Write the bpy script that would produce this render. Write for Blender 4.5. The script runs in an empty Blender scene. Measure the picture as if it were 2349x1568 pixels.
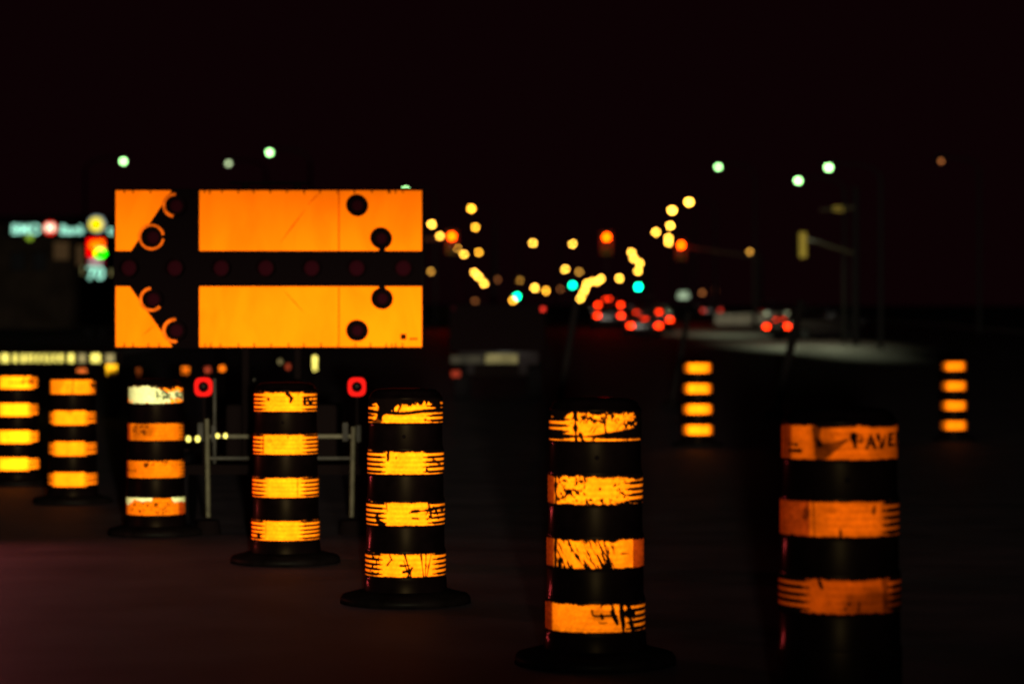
import bpy, bmesh, math, random
import numpy as np
from mathutils import Vector, Matrix

random.seed(7)
C = bpy.context.scene.collection
SC = bpy.context.scene
R = math.radians

# ------------------------------------------------------------------ camera
CAM_H = 1.5
cam_d = bpy.data.cameras.new('camera')
cam = bpy.data.objects.new('camera', cam_d)
C.objects.link(cam)
SC.camera = cam
cam.location = (0, 0, CAM_H)
cam.rotation_euler = (R(90), 0, 0)
cam_d.lens = 85
cam_d.sensor_width = 36
cam_d.shift_y = 0.0081
cam_d.clip_end = 6000
cam_d.dof.use_dof = True
cam_d.dof.focus_distance = 13.6
cam_d.dof.aperture_fstop = 1.48
FPX = 5544.0          # focal length in pixels of a 2348 px wide frame


def P(px, py, d):
    """point seen at pixel (px, py) of the 2348 px wide photograph, d metres away"""
    return Vector(((px - 1174) / FPX * d, d, CAM_H + (803 - py) / FPX * d))


# ------------------------------------------------------------------ night sky, exposure
w = bpy.data.worlds.new('World')
SC.world = w
w.use_nodes = True
nt = w.node_tree
nt.nodes['Background'].inputs[0].default_value = (1.0, 0.16, 0.27, 1)
nt.nodes['Background'].inputs[1].default_value = 0.0034
SC.view_settings.view_transform = 'Standard'
SC.view_settings.look = 'None'
SC.view_settings.exposure = 0
SC.view_settings.gamma = 1
SC.cycles.use_adaptive_sampling = False
SC.cycles.use_denoising = True
SC.cycles.filter_width = 2.0
SC.cycles.sample_clamp_indirect = 1.0
SC.cycles.max_bounces = 4
SC.cycles.caustics_reflective = False
SC.cycles.caustics_refractive = False


def beam(name, loc, target, energy, size, sx, col, smooth=400.0, kind='Linear'):
    """one headlight: an oval beam, wide and low"""
    ld = bpy.data.lights.new(name, 'SPOT')
    ld.energy = energy
    ld.color = col
    ld.spot_size = R(size)
    ld.spot_blend = 1.0
    ld.shadow_soft_size = 0.07
    o = bpy.data.objects.new(name, ld)
    C.objects.link(o)
    o.location = loc
    dv = Vector(target) - Vector(loc)
    o.rotation_euler = dv.to_track_quat('-Z', 'Y').to_euler()
    o.scale = (sx, 1, 1)
    ld.use_nodes = True
    t = ld.node_tree
    em = t.nodes['Emission']
    fo = t.nodes.new('ShaderNodeLightFalloff')
    fo.inputs['Strength'].default_value = 1.0
    fo.inputs['Smooth'].default_value = smooth
    t.links.new(fo.outputs[kind], em.inputs['Strength'])
    return o


beam('headlight_beam', (0.05, 1.8, 1.34), (-4.1, 22, 0.75), 6800, 18.0, 2.2, (1.0, 0.95, 0.80))
beam('headlight_beam', (0.42, 1.8, 1.34), (3.9, 30, 0.95), 4300, 20, 2.0, (1.0, 0.95, 0.80))


# ------------------------------------------------------------------ terrain height
def zg(y):
    if y < 28:
        return 0.0
    if y < 36:
        return 0.025 * (y - 28) ** 2 / 16.0
    if y < 350:
        return 0.025 * (y - 32)
    if y < 450:
        t = y - 350
        return 7.95 + 0.025 * t - 0.025 * t * t / 200.0
    return 9.2


# ------------------------------------------------------------------ materials
def mat(name, col, rough=0.6, metal=0.0, spec=0.5, noise=None, bump=None):
    m = bpy.data.materials.new(name)
    m.use_nodes = True
    t = m.node_tree
    b = t.nodes['Principled BSDF']
    b.inputs['Roughness'].default_value = rough
    b.inputs['Metallic'].default_value = metal
    b.inputs['Specular IOR Level'].default_value = spec
    b.inputs['Base Color'].default_value = (*col, 1)
    if noise:
        sc, lo, hi = noise
        tc = t.nodes.new('ShaderNodeTexCoord')
        n = t.nodes.new('ShaderNodeTexNoise')
        n.inputs['Scale'].default_value = sc
        n.inputs['Detail'].default_value = 6
        r = t.nodes.new('ShaderNodeValToRGB')
        r.color_ramp.elements[0].position = 0.3
        r.color_ramp.elements[1].position = 0.7
        r.color_ramp.elements[0].color = (*[c * lo for c in col], 1)
        r.color_ramp.elements[1].color = (*[min(1, c * hi) for c in col], 1)
        t.links.new(tc.outputs['Object'], n.inputs['Vector'])
        t.links.new(n.outputs['Fac'], r.inputs['Fac'])
        t.links.new(r.outputs['Color'], b.inputs['Base Color'])
    if bump:
        sc, st, ds = bump
        tc = t.nodes.new('ShaderNodeTexCoord')
        n = t.nodes.new('ShaderNodeTexNoise')
        n.inputs['Scale'].default_value = sc
        n.inputs['Detail'].default_value = 4
        bp = t.nodes.new('ShaderNodeBump')
        bp.inputs['Strength'].default_value = st
        bp.inputs['Distance'].default_value = ds
        t.links.new(tc.outputs['Object'], n.inputs['Vector'])
        t.links.new(n.outputs['Fac'], bp.inputs['Height'])
        t.links.new(bp.outputs['Normal'], b.inputs['Normal'])
    return m


def dull(name, col, gloss, rough, rim_ior=0, bump=False, skin=(0.14, (0.035, 0.012, 0.012))):
    """matt surface with a faint, wide gloss"""
    m = bpy.data.materials.new(name)
    m.use_nodes = True
    t = m.node_tree
    t.nodes.remove(t.nodes['Principled BSDF'])
    out = t.nodes['Material Output']
    d = t.nodes.new('ShaderNodeBsdfDiffuse')
    g = t.nodes.new('ShaderNodeBsdfGlossy')
    ad = t.nodes.new('ShaderNodeAddShader')
    tc = t.nodes.new('ShaderNodeTexCoord')
    n = t.nodes.new('ShaderNodeTexNoise')
    n.inputs['Scale'].default_value = 7
    n.inputs['Detail'].default_value = 6
    r = t.nodes.new('ShaderNodeMapRange')
    r.inputs['To Min'].default_value = rough * 0.7
    r.inputs['To Max'].default_value = rough * 1.3
    c = t.nodes.new('ShaderNodeValToRGB')
    c.color_ramp.elements[0].position = 0.3
    c.color_ramp.elements[1].position = 0.72
    c.color_ramp.elements[0].color = (*[x * 0.5 for x in col], 1)
    c.color_ramp.elements[1].color = (*[x * 1.7 for x in col], 1)
    g.inputs['Color'].default_value = (*gloss, 1)
    t.links.new(tc.outputs['Object'], n.inputs['Vector'])
    t.links.new(n.outputs['Fac'], r.inputs['Value'])
    t.links.new(n.outputs['Fac'], c.inputs['Fac'])
    t.links.new(c.outputs['Color'], d.inputs['Color'])
    t.links.new(r.outputs['Result'], g.inputs['Roughness'])
    t.links.new(d.outputs[0], ad.inputs[0])
    t.links.new(g.outputs[0], ad.inputs[1])
    if bump:
        n2 = t.nodes.new('ShaderNodeTexNoise')
        n2.inputs['Scale'].default_value = 70
        n2.inputs['Detail'].default_value = 5
        bp = t.nodes.new('ShaderNodeBump')
        bp.inputs['Strength'].default_value = 0.6
        bp.inputs['Distance'].default_value = 0.012
        n.inputs['Scale'].default_value = 0.8
        t.links.new(tc.outputs['Object'], n2.inputs['Vector'])
        t.links.new(n2.outputs['Fac'], bp.inputs['Height'])
        t.links.new(bp.outputs['Normal'], d.inputs['Normal'])
        t.links.new(bp.outputs['Normal'], g.inputs['Normal'])
    if rim_ior:      # thin clear skin: mirrors only at a glancing angle
        fr = t.nodes.new('ShaderNodeFresnel')
        fr.inputs['IOR'].default_value = rim_ior
        sb = t.nodes.new('ShaderNodeMath')
        sb.operation = 'SUBTRACT'
        sb.use_clamp = True
        sb.inputs[1].default_value = ((rim_ior - 1) / (rim_ior + 1)) ** 2 + 0.02
        g2 = t.nodes.new('ShaderNodeBsdfGlossy')
        g2.inputs['Roughness'].default_value = skin[0]
        g2.inputs['Color'].default_value = (*skin[1], 1)
        mx = t.nodes.new('ShaderNodeMixShader')
        t.links.new(fr.outputs[0], sb.inputs[0])
        t.links.new(sb.outputs[0], mx.inputs['Fac'])
        t.links.new(ad.outputs[0], mx.inputs[1])
        t.links.new(g2.outputs[0], mx.inputs[2])
        t.links.new(mx.outputs[0], out.inputs['Surface'])
    else:
        t.links.new(ad.outputs[0], out.inputs['Surface'])
    return m


def tinted_glass(name):
    m = bpy.data.materials.new(name)
    m.use_nodes = True
    t = m.node_tree
    t.nodes.remove(t.nodes['Principled BSDF'])
    tr = t.nodes.new('ShaderNodeBsdfTransparent')
    tr.inputs['Color'].default_value = (0.88, 0.86, 0.84, 1)
    g = t.nodes.new('ShaderNodeBsdfGlossy')
    g.inputs['Roughness'].default_value = 0.08
    mx = t.nodes.new('ShaderNodeMixShader')
    mx.inputs['Fac'].default_value = 0.04
    t.links.new(tr.outputs[0], mx.inputs[1])
    t.links.new(g.outputs[0], mx.inputs[2])
    t.links.new(mx.outputs[0], t.nodes['Material Output'].inputs['Surface'])
    return m


def glow(name, col, strength, noise=None):
    m = bpy.data.materials.new(name)
    m.use_nodes = True
    t = m.node_tree
    b = t.nodes['Principled BSDF']
    b.inputs['Base Color'].default_value = (0.0, 0.0, 0.0, 1)
    b.inputs['Specular IOR Level'].default_value = 0.0
    b.inputs['Emission Color'].default_value = (*col, 1)
    b.inputs['Emission Strength'].default_value = strength
    m.cycles.emission_sampling = 'NONE'
    return m


M = {}
M['asphalt'] = mat('asphalt', (0.0085, 0.0060, 0.0060), 0.62, spec=0.06, noise=(1.3, 0.6, 1.35), bump=(90, 0.5, 0.01))
at_ = M['asphalt'].node_tree       # dry, dusty road: only part of it has a sheen
ab_ = at_.nodes['Principled BSDF']
ad_ = at_.nodes.new('ShaderNodeBsdfDiffuse')
am_ = at_.nodes.new('ShaderNodeMixShader')
am_.inputs['Fac'].default_value = 0.42
at_.links.new(ab_.inputs['Base Color'].links[0].from_socket, ad_.inputs['Color'])
at_.links.new(ad_.outputs[0], am_.inputs[1])
at_.links.new(ab_.outputs[0], am_.inputs[2])
at_.links.new(am_.outputs[0], at_.nodes['Material Output'].inputs['Surface'])
M['verge'] = mat('verge', (0.005, 0.0045, 0.0035), 0.9, spec=0.02, noise=(0.7, 0.5, 1.4))
M['kerb'] = mat('kerb_concrete', (0.010, 0.009, 0.008), 0.85, spec=0.03, noise=(3, 0.7, 1.2))
M['concrete'] = mat('pale_concrete', (0.09, 0.085, 0.055), 0.85, noise=(2.0, 0.7, 1.25))
M['black_plastic'] = dull('black_plastic', (0.0005, 0.00022, 0.0002), (0.00055, 0.00038, 0.00016), 0.40, 1.22)
M['rubber'] = dull('black_rubber', (0.0008, 0.0005, 0.0004), (0.0006, 0.0006, 0.0004), 0.5)
M['window_glass'] = tinted_glass('window_glass')
M['board_black'] = mat('board_black', (0.0008, 0.0004, 0.0004), 0.8, spec=0.0)
M['lamp_hood'] = mat('lamp_hood', (0.0010, 0.0004, 0.0004), 0.7, spec=0.0)
M['hood_rim'] = mat('hood_rim_orange', (0.36, 0.055, 0.002), 0.6, spec=0.0, noise=(16, 0.5, 1.2))
M['dim_lens'] = mat('dark_red_lens', (0.0048, 0.0005, 0.0009), 0.6, spec=0.0)
M['grey_steel'] = mat('galvanised_steel', (0.017, 0.0145, 0.0068), 0.6, spec=0.03, noise=(12, 0.6, 1.3))
M['dark_steel'] = mat('dark_steel', (0.0010, 0.0006, 0.0005), 0.6, spec=0.0)
M['pale_paint'] = mat('pale_paint', (0.0075, 0.0065, 0.0040), 0.7, spec=0.03, noise=(7, 0.5, 1.4))
M['pole'] = mat('weathered_pole', (0.0020, 0.0017, 0.0013), 0.7, spec=0.03)
M['dark_wall'] = mat('dark_wall', (0.0035, 0.0024, 0.0016), 0.9, spec=0.0, noise=(0.6, 0.6, 1.4))
M['car_paint'] = mat('dark_car_paint', (0.004, 0.003, 0.003), 0.3, spec=0.15)
M['car_glass'] = mat('car_glass', (0.002, 0.002, 0.002), 0.12, spec=0.2)
M['tyre'] = mat('tyre', (0.0010, 0.0008, 0.0008), 0.9, spec=0.0)
M['rim'] = mat('wheel_rim', (0.006, 0.006, 0.006), 0.7, spec=0.05)
M['plate'] = mat('plate_white', (0.02, 0.02, 0.018), 0.6, spec=0.1)
M['amber_tape'] = mat('amber_tape', (0.75, 0.14, 0.004), 0.6, spec=0.0, noise=(10, 0.8, 1.2))
M['yellow_tape'] = mat('yellow_tape', (0.95, 0.46, 0.01), 0.6, spec=0.0)
M['red_tape'] = mat('dull_red_tape', (0.16, 0.020, 0.008), 0.6, spec=0.0)
M['brown_tape'] = mat('dull_amber_tape', (0.26, 0.050, 0.008), 0.6, spec=0.0)
M['strip_yellow'] = mat('pale_yellow_strip', (0.52, 0.46, 0.10), 0.6, spec=0.0, noise=(8, 0.75, 1.2))
M['strip_dim'] = mat('darker_pale_strip', (0.13, 0.11, 0.05), 0.6, spec=0.0, noise=(8, 0.7, 1.2))  # darker tone of the pale strip
M['signal_yellow'] = mat('signal_yellow', (0.24, 0.175, 0.027), 0.6, spec=0.0)
M['bumper_pale'] = mat('bumper_pale', (0.055, 0.048, 0.022), 0.6, spec=0.0, noise=(5, 0.5, 1.3))
M['signal_housing'] = mat('signal_housing', (0.030, 0.022, 0.004), 0.6, spec=0.0)
M['signal_black'] = mat('signal_black', (0.0016, 0.0012, 0.0010), 0.7, spec=0.0)
# things that give off light
M['sodium'] = glow('sodium_glow', (1.0, 0.50, 0.050), 26)
M['sodium_orange'] = glow('sodium_orange_glow', (1.0, 0.42, 0.025), 17)
M['sodium_dim'] = glow('sodium_dim_glow', (1.0, 0.46, 0.06), 5.5)
M['sodium_ember'] = glow('sodium_ember_glow', (1.0, 0.32, 0.08), 1.5)
M['led'] = glow('led_white_glow', (0.42, 1.0, 0.32), 10.5)
M['led_dim'] = glow('led_dim_glow', (0.62, 0.80, 0.42), 2.4)
M['red_signal'] = glow('red_signal_glow', (1.0, 0.052, 0.0), 34)
M['green_signal'] = glow('green_signal_glow', (0.0, 1.0, 0.42), 28)
M['green_dim'] = glow('green_dim_glow', (0.0, 1.0, 0.55), 15)
M['tail'] = glow('tail_light_glow', (1.0, 0.027, 0.002), 12)
M['tail_hot'] = glow('tail_light_hot_glow', (1.0, 0.10, 0.015), 24)
M['tail_dim'] = glow('tail_light_dim_glow', (1.0, 0.04, 0.02), 1.5)
M['tail_faint'] = glow('tail_light_faint_glow', (1.0, 0.10, 0.04), 0.32)
M['head_dim'] = glow('headlight_dim_glow', (0.8, 0.9, 0.55), 3.5)
M['red_ring'] = glow('red_marker_glow', (1.0, 0.012, 0.008), 1.15)
M['teal_text'] = glow('teal_text_glow', (0.42, 1.0, 0.74), 1.5)
M['roundel_red'] = glow('roundel_red_glow', (1.0, 0.025, 0.012), 1.5)
M['roundel_white'] = glow('roundel_white_glow', (1.0, 0.88, 0.62), 2.6)
M['disc_yellow'] = glow('disc_yellow_glow', (0.95, 0.74, 0.0), 1.3)
M['disc_grey'] = glow('disc_grey_glow', (0.30, 0.38, 0.36), 1.1)
M['panel_red'] = glow('panel_red_glow', (1.0, 0.0, 0.0), 2.2)
M['panel_orange'] = glow('panel_orange_glow', (1.0, 0.16, 0.0), 2.6)
M['panel_yellow'] = glow('panel_yellow_glow', (1.0, 0.85, 0.12), 2.6)
M['panel_green'] = glow('panel_green_glow', (0.0, 1.0, 0.0), 4.0)
M['panel_pink'] = glow('panel_pink_glow', (0.42, 0.30, 0.30), 1.5)
M['panel_maroon'] = glow('panel_maroon_glow', (0.25, 0.01, 0.03), 0.6)
M['yellowgreen'] = glow('yellow_green_glow', (0.45, 0.75, 0.05), 0.7)
M['window_warm'] = glow('window_warm_glow', (1.0, 0.55, 0.22), 0.045)
M['window_olive'] = glow('window_olive_glow', (0.75, 0.65, 0.25), 0.22)
M['sign_pale'] = glow('pale_sign_glow', (0.60, 0.80, 0.50), 0.75)

# tape of the barrel bands: the colour of each spot of tape (dirt, tears, lettering, painted shade) is stored on its mesh
tm = bpy.data.materials.new('barrel_tape')
tm.use_nodes = True
tt = tm.node_tree
tb = tt.nodes['Principled BSDF']
tb.inputs['Roughness'].default_value = 0.55
tb.inputs['Specular IOR Level'].default_value = 0.0
ta = tt.nodes.new('ShaderNodeAttribute')
ta.attribute_name = 'tape_colour'
tw = tt.nodes.new('ShaderNodeTexNoise')
tw.inputs['Scale'].default_value = 60
tw.inputs['Detail'].default_value = 5
tcn = tt.nodes.new('ShaderNodeTexCoord')
tr = tt.nodes.new('ShaderNodeMapRange')
tr.inputs['From Min'].default_value = 0.3
tr.inputs['From Max'].default_value = 0.7
tr.inputs['To Min'].default_value = 0.80
tr.inputs['To Max'].default_value = 1.12
tx = tt.nodes.new('ShaderNodeVectorMath')
tx.operation = 'SCALE'
tt.links.new(tcn.outputs['Object'], tw.inputs['Vector'])
tt.links.new(tw.outputs['Fac'], tr.inputs['Value'])
tt.links.new(ta.outputs['Color'], tx.inputs[0])
tt.links.new(tr.outputs['Result'], tx.inputs['Scale'])
tt.links.new(tx.outputs['Vector'], tb.inputs['Base Color'])
M['tape'] = tm

# orange sheeting of the arrow board: slightly mottled, creased
sm = mat('orange_sheeting', (0.80, 0.135, 0.0012), 0.6, spec=0.0)
st_ = sm.node_tree
sb_ = st_.nodes['Principled BSDF']
c1 = st_.nodes.new('ShaderNodeTexCoord')
n1 = st_.nodes.new('ShaderNodeTexNoise')
n1.inputs['Scale'].default_value = 2.2
n1.inputs['Detail'].default_value = 5
n1.inputs['Distortion'].default_value = 0.6
mp = st_.nodes.new('ShaderNodeMapping')
mp.inputs['Scale'].default_value = (1.6, 1, 0.55)
r1 = st_.nodes.new('ShaderNodeValToRGB')
r1.color_ramp.elements[0].position = 0.28
r1.color_ramp.elements[1].position = 0.62
r1.color_ramp.elements[0].color = (0.41, 0.066, 0.0004, 1)
r1.color_ramp.elements[1].color = (0.50, 0.086, 0.0006, 1)
st_.links.new(c1.outputs['Object'], mp.inputs['Vector'])
st_.links.new(mp.outputs['Vector'], n1.inputs['Vector'])
st_.links.new(n1.outputs['Fac'], r1.inputs['Fac'])
st_.links.new(r1.outputs['Color'], sb_.inputs['Base Color'])
M['sheeting'] = sm
M['crease'] = mat('sheeting_crease', (0.26, 0.032, 0.0003), 0.6, spec=0.0)


# ------------------------------------------------------------------ mesh helpers
class MB:
    def __init__(self):
        self.bm = bmesh.new()

    def box(self, c, s, rot=None, bevel=0.0):
        r = bmesh.ops.create_cube(self.bm, size=1.0)
        vs = r['verts']
        mx = Matrix.Translation(Vector(c))
        if rot:
            mx = mx @ rot.to_4x4()
        mx = mx @ Matrix.Diagonal((*s, 1))
        bmesh.ops.transform(self.bm, matrix=mx, verts=vs)
        if bevel > 0:
            es = list({e for v in vs for e in v.link_edges})
            bmesh.ops.bevel(self.bm, geom=es, offset=bevel, segments=2, affect='EDGES', profile=0.5)
        return self

    def tube(self, a, b, r0, r1=None, seg=12):
        a, b = Vector(a), Vector(b)
        r1 = r0 if r1 is None else r1
        q = (b - a).to_track_quat('Z', 'Y').to_matrix().to_4x4()
        mx = Matrix.Translation((a + b) / 2) @ q
        bmesh.ops.create_cone(self.bm, cap_ends=True, segments=seg, radius1=r0, radius2=r1,
                              depth=(b - a).length, matrix=mx)
        return self

    def lathe(self, prof, seg=48, cx=0, cy=0):
        rings = []
        for r, z in prof:
            rings.append([self.bm.verts.new((cx + r * math.sin(2 * math.pi * k / seg),
                                             cy - r * math.cos(2 * math.pi * k / seg), z)) for k in range(seg)])
        for a, b in zip(rings[:-1], rings[1:]):
            for k in range(seg):
                k2 = (k + 1) % seg
                self.bm.faces.new((a[k], a[k2], b[k2], b[k]))
        return self

    def ball(self, c, r, sc=(1, 1, 1), seg=16):
        mx = Matrix.Translation(Vector(c)) @ Matrix.Diagonal((r * sc[0], r * sc[1], r * sc[2], 1))
        bmesh.ops.create_uvsphere(self.bm, u_segments=seg, v_segments=max(8, seg // 2), radius=1, matrix=mx)
        return self

    def disc(self, c, r, depth=0.02, seg=28, axis='Y', r2=None):
        c = Vector(c)
        d = Vector((0, depth / 2, 0)) if axis == 'Y' else (Vector((depth / 2, 0, 0)) if axis == 'X' else Vector((0, 0, depth / 2)))
        return self.tube(c - d, c + d, r if r2 is None else r2, r, seg)

    def ring(self, c, r, rt, a0=0.0, a1=360.0, seg=40, depth=None):
        """a (part) ring in the XZ plane, facing -Y"""
        c = Vector(c)
        full = abs(a1 - a0) >= 359.9
        n = seg if full else max(4, int(seg * (a1 - a0) / 360))
        cols = []
        dp = depth if depth else rt
        for k in range(n + (0 if full else 1)):
            a = R(a0 + (a1 - a0) * k / n)
            ca, sa = math.cos(a), math.sin(a)
            pts = []
            for dr, dy in ((-rt / 2, -dp / 2), (rt / 2, -dp / 2), (rt / 2, dp / 2), (-rt / 2, dp / 2)):
                pts.append(self.bm.verts.new(c + Vector(((r + dr) * ca, dy, (r + dr) * sa))))
            cols.append(pts)
        m = len(cols)
        for k in range(m if full else m - 1):
            a, b = cols[k], cols[(k + 1) % m]
            for j in range(4):
                self.bm.faces.new((a[j], a[(j + 1) % 4], b[(j + 1) % 4], b[j]))
        if not full:
            self.bm.faces.new(cols[0])
            self.bm.faces.new(cols[-1][::-1])
        return self

    def prism(self, pts, y0, y1):
        """polygon given in XZ, extruded along Y"""
        a = [self.bm.verts.new((x, y0, z)) for x, z in pts]
        b = [self.bm.verts.new((x, y1, z)) for x, z in pts]
        self.bm.faces.new(a)
        self.bm.faces.new(b[::-1])
        n = len(pts)
        for k in range(n):
            self.bm.faces.new((a[k], b[k], b[(k + 1) % n], a[(k + 1) % n]))
        return self

    def loft(self, stations, n=16, pw=3.0):
        """superellipse sections along Y: (y, half width, z low, z high)"""
        rings = []
        for y, hw, z0, z1 in stations:
            ring = []
            for k in range(n):
                a = 2 * math.pi * (k + 0.5) / n
                ca, sa = math.cos(a), math.sin(a)
                x = hw * math.copysign(abs(ca) ** (2 / pw), ca)
                z = (z0 + z1) / 2 + (z1 - z0) / 2 * math.copysign(abs(sa) ** (2 / pw), sa)
                ring.append(self.bm.verts.new((x, y, z)))
            rings.append(ring)
        for a, b in zip(rings[:-1], rings[1:]):
            for k in range(n):
                self.bm.faces.new((a[k], a[(k + 1) % n], b[(k + 1) % n], b[k]))
        self.bm.faces.new(rings[0])
        self.bm.faces.new(rings[-1][::-1])
        return self

    def build(self, name, m, parent=None, smooth=False, loc=None):
        bmesh.ops.recalc_face_normals(self.bm, faces=self.bm.faces[:])
        me = bpy.data.meshes.new(name)
        self.bm.to_mesh(me)
        self.bm.free()
        if smooth:
            for p in me.polygons:
                p.use_smooth = True
        o = bpy.data.objects.new(name, me)
        C.objects.link(o)
        me.materials.append(m)
        if parent:
            o.parent = parent
        if loc is not None:
            o.location = loc
        return o


def thing(name, label, cat, loc=(0, 0, 0), rz=0.0, group=None):
    o = bpy.data.objects.new(name, None)
    o.empty_display_size = 0.3
    C.objects.link(o)
    o.location = loc
    o.rotation_euler = (0, 0, rz)
    o['label'] = label
    o['category'] = cat
    if group:
        o['group'] = group
    return o


def tag(o, label, cat, group=None):
    o['label'] = label
    o['category'] = cat
    if group:
        o['group'] = group
    return o


def dup(root, loc, rz, label, group=None):
    r = root.copy()
    C.objects.link(r)
    r.location = loc
    r.rotation_euler = (0, 0, rz)
    r['label'] = label
    if group:
        r['group'] = group
    made = {}
    for ch in list(root.children):
        c = ch.copy()
        C.objects.link(c)
        c.parent = r
        made.setdefault(ch.name.split('.')[0], []).append(c)
        for g in list(ch.children):
            d = g.copy()
            C.objects.link(d)
            d.parent = c
            made.setdefault(g.name.split('.')[0], []).append(d)
    return r, made


def lettering(name, text, size, m, parent, loc, depth=0.03):
    cu = bpy.data.curves.new(name, 'FONT')
    cu.body = text
    cu.size = size
    cu.align_x = 'CENTER'
    cu.align_y = 'CENTER'
    cu.extrude = depth / 2
    cu.offset = size * 0.012
    tmp = bpy.data.objects.new(name, cu)
    C.objects.link(tmp)
    bpy.context.view_layer.update()
    me = bpy.data.meshes.new_from_object(tmp.evaluated_get(bpy.context.evaluated_depsgraph_get()))
    bpy.data.objects.remove(tmp)
    bpy.data.curves.remove(cu)
    me.transform(Matrix.Rotation(R(90), 4, 'X'))
    me.materials.clear()
    me.materials.append(m)
    o = bpy.data.objects.new(name, me)
    C.objects.link(o)
    o.parent = parent
    o.location = loc
    return o


# ------------------------------------------------------------------ setting: ground, road, kerbs
def strip(name, x0, x1, m, dz=0.0, nx=2):
    bm = bmesh.new()
    ys = [-40, 0, 5, 10, 15, 20, 24, 28, 30, 32, 34, 36, 40, 50, 80, 150, 250, 350, 370, 390, 410, 430, 450, 800, 2500]
    rows = [[bm.verts.new((x0 + (x1 - x0) * i / (nx - 1), y, zg(y) + dz)) for i in range(nx)] for y in ys]
    for a, b in zip(rows[:-1], rows[1:]):
        for i in range(nx - 1):
            bm.faces.new((a[i], a[i + 1], b[i + 1], b[i]))
    me = bpy.data.meshes.new(name)
    bm.to_mesh(me)
    bm.free()
    me.materials.append(m)
    o = bpy.data.objects.new(name, me)
    C.objects.link(o)
    o['kind'] = 'structure'
    return o


strip('ground', -900, 900, M['verge'], -0.12, 9)
strip('road', -14.0, 27.0, M['asphalt'], 0.0, 4)


def kerb(x0, x1):
    bm = bmesh.new()
    ys = [-40, 10, 20, 28, 30, 32, 34, 36, 50, 150, 350, 380, 410, 450, 1500]
    rows = []
    for y in ys:
        z = zg(y)
        rows.append([bm.verts.new((x0, y, z - 0.2)), bm.verts.new((x0, y, z + 0.13)),
                     bm.verts.new((x1, y, z + 0.13)), bm.verts.new((x1, y, z - 0.2))])
    for a, b in zip(rows[:-1], rows[1:]):
        for i in range(3):
            bm.faces.new((a[i], a[i + 1], b[i + 1], b[i]))
    me = bpy.data.meshes.new('kerb')
    bm.to_mesh(me)
    bm.free()
    me.materials.append(M['kerb'])
    o = bpy.data.objects.new('kerb', me)
    C.objects.link(o)
    o['kind'] = 'structure'


kerb(-14.25, -14.0)
kerb(27.0, 27.25)


# ------------------------------------------------------------------ barrels
def vnoise(x, y, seed):
    """smooth 2-D value noise in 0..1"""
    xi, yi = np.floor(x).astype(np.int64), np.floor(y).astype(np.int64)
    fx, fy = x - xi, y - yi
    fx, fy = fx * fx * (3 - 2 * fx), fy * fy * (3 - 2 * fy)

    def h(a, b):
        n = (a * 374761393 + b * 668265263 + seed * 974711) & 0x7fffffff
        n = ((n ^ (n >> 13)) * 1274126177) & 0x7fffffff
        return ((n ^ (n >> 16)) & 0xffff) / 65535.0
    return (h(xi, yi) * (1 - fx) + h(xi + 1, yi) * fx) * (1 - fy) + (h(xi, yi + 1) * (1 - fx) + h(xi + 1, yi + 1) * fx) * fy


def fbm(x, y, seed):
    return 0.55 * vnoise(x, y, seed) + 0.3 * vnoise(2.1 * x, 2.1 * y, seed + 5) + 0.15 * vnoise(4.3 * x, 4.3 * y, seed + 9)


def sst(a, b, x):
    t = np.clip((x - a) / (b - a), 0, 1)
    return t * t * (3 - 2 * t)


def seg_mask(u, v, x0, y0, x1, y1, wd, asp, seed):
    """1 on a wobbly stroke of half width wd (in u units); asp = v units to u units"""
    V = v * asp
    a, b = np.array((x0, y0 * asp)), np.array((x1, y1 * asp))
    d = b - a
    L2 = max(1e-9, float(d @ d))
    t = np.clip(((u - a[0]) * d[0] + (V - a[1]) * d[1]) / L2, 0, 1)
    wob = (vnoise(u * 9, V * 9, seed) - 0.5) * wd * 1.4
    ds = np.hypot(u - a[0] - t * d[0], V - a[1] - t * d[1]) + wob
    return 1 - sst(wd * 0.65, wd * 1.25, ds)


ORANGE = np.array((0.88, 0.172, 0.0016))
DARK = np.array((0.0012, 0.0006, 0.0004))
WHITE = np.array((0.33, 0.34, 0.135))


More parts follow.
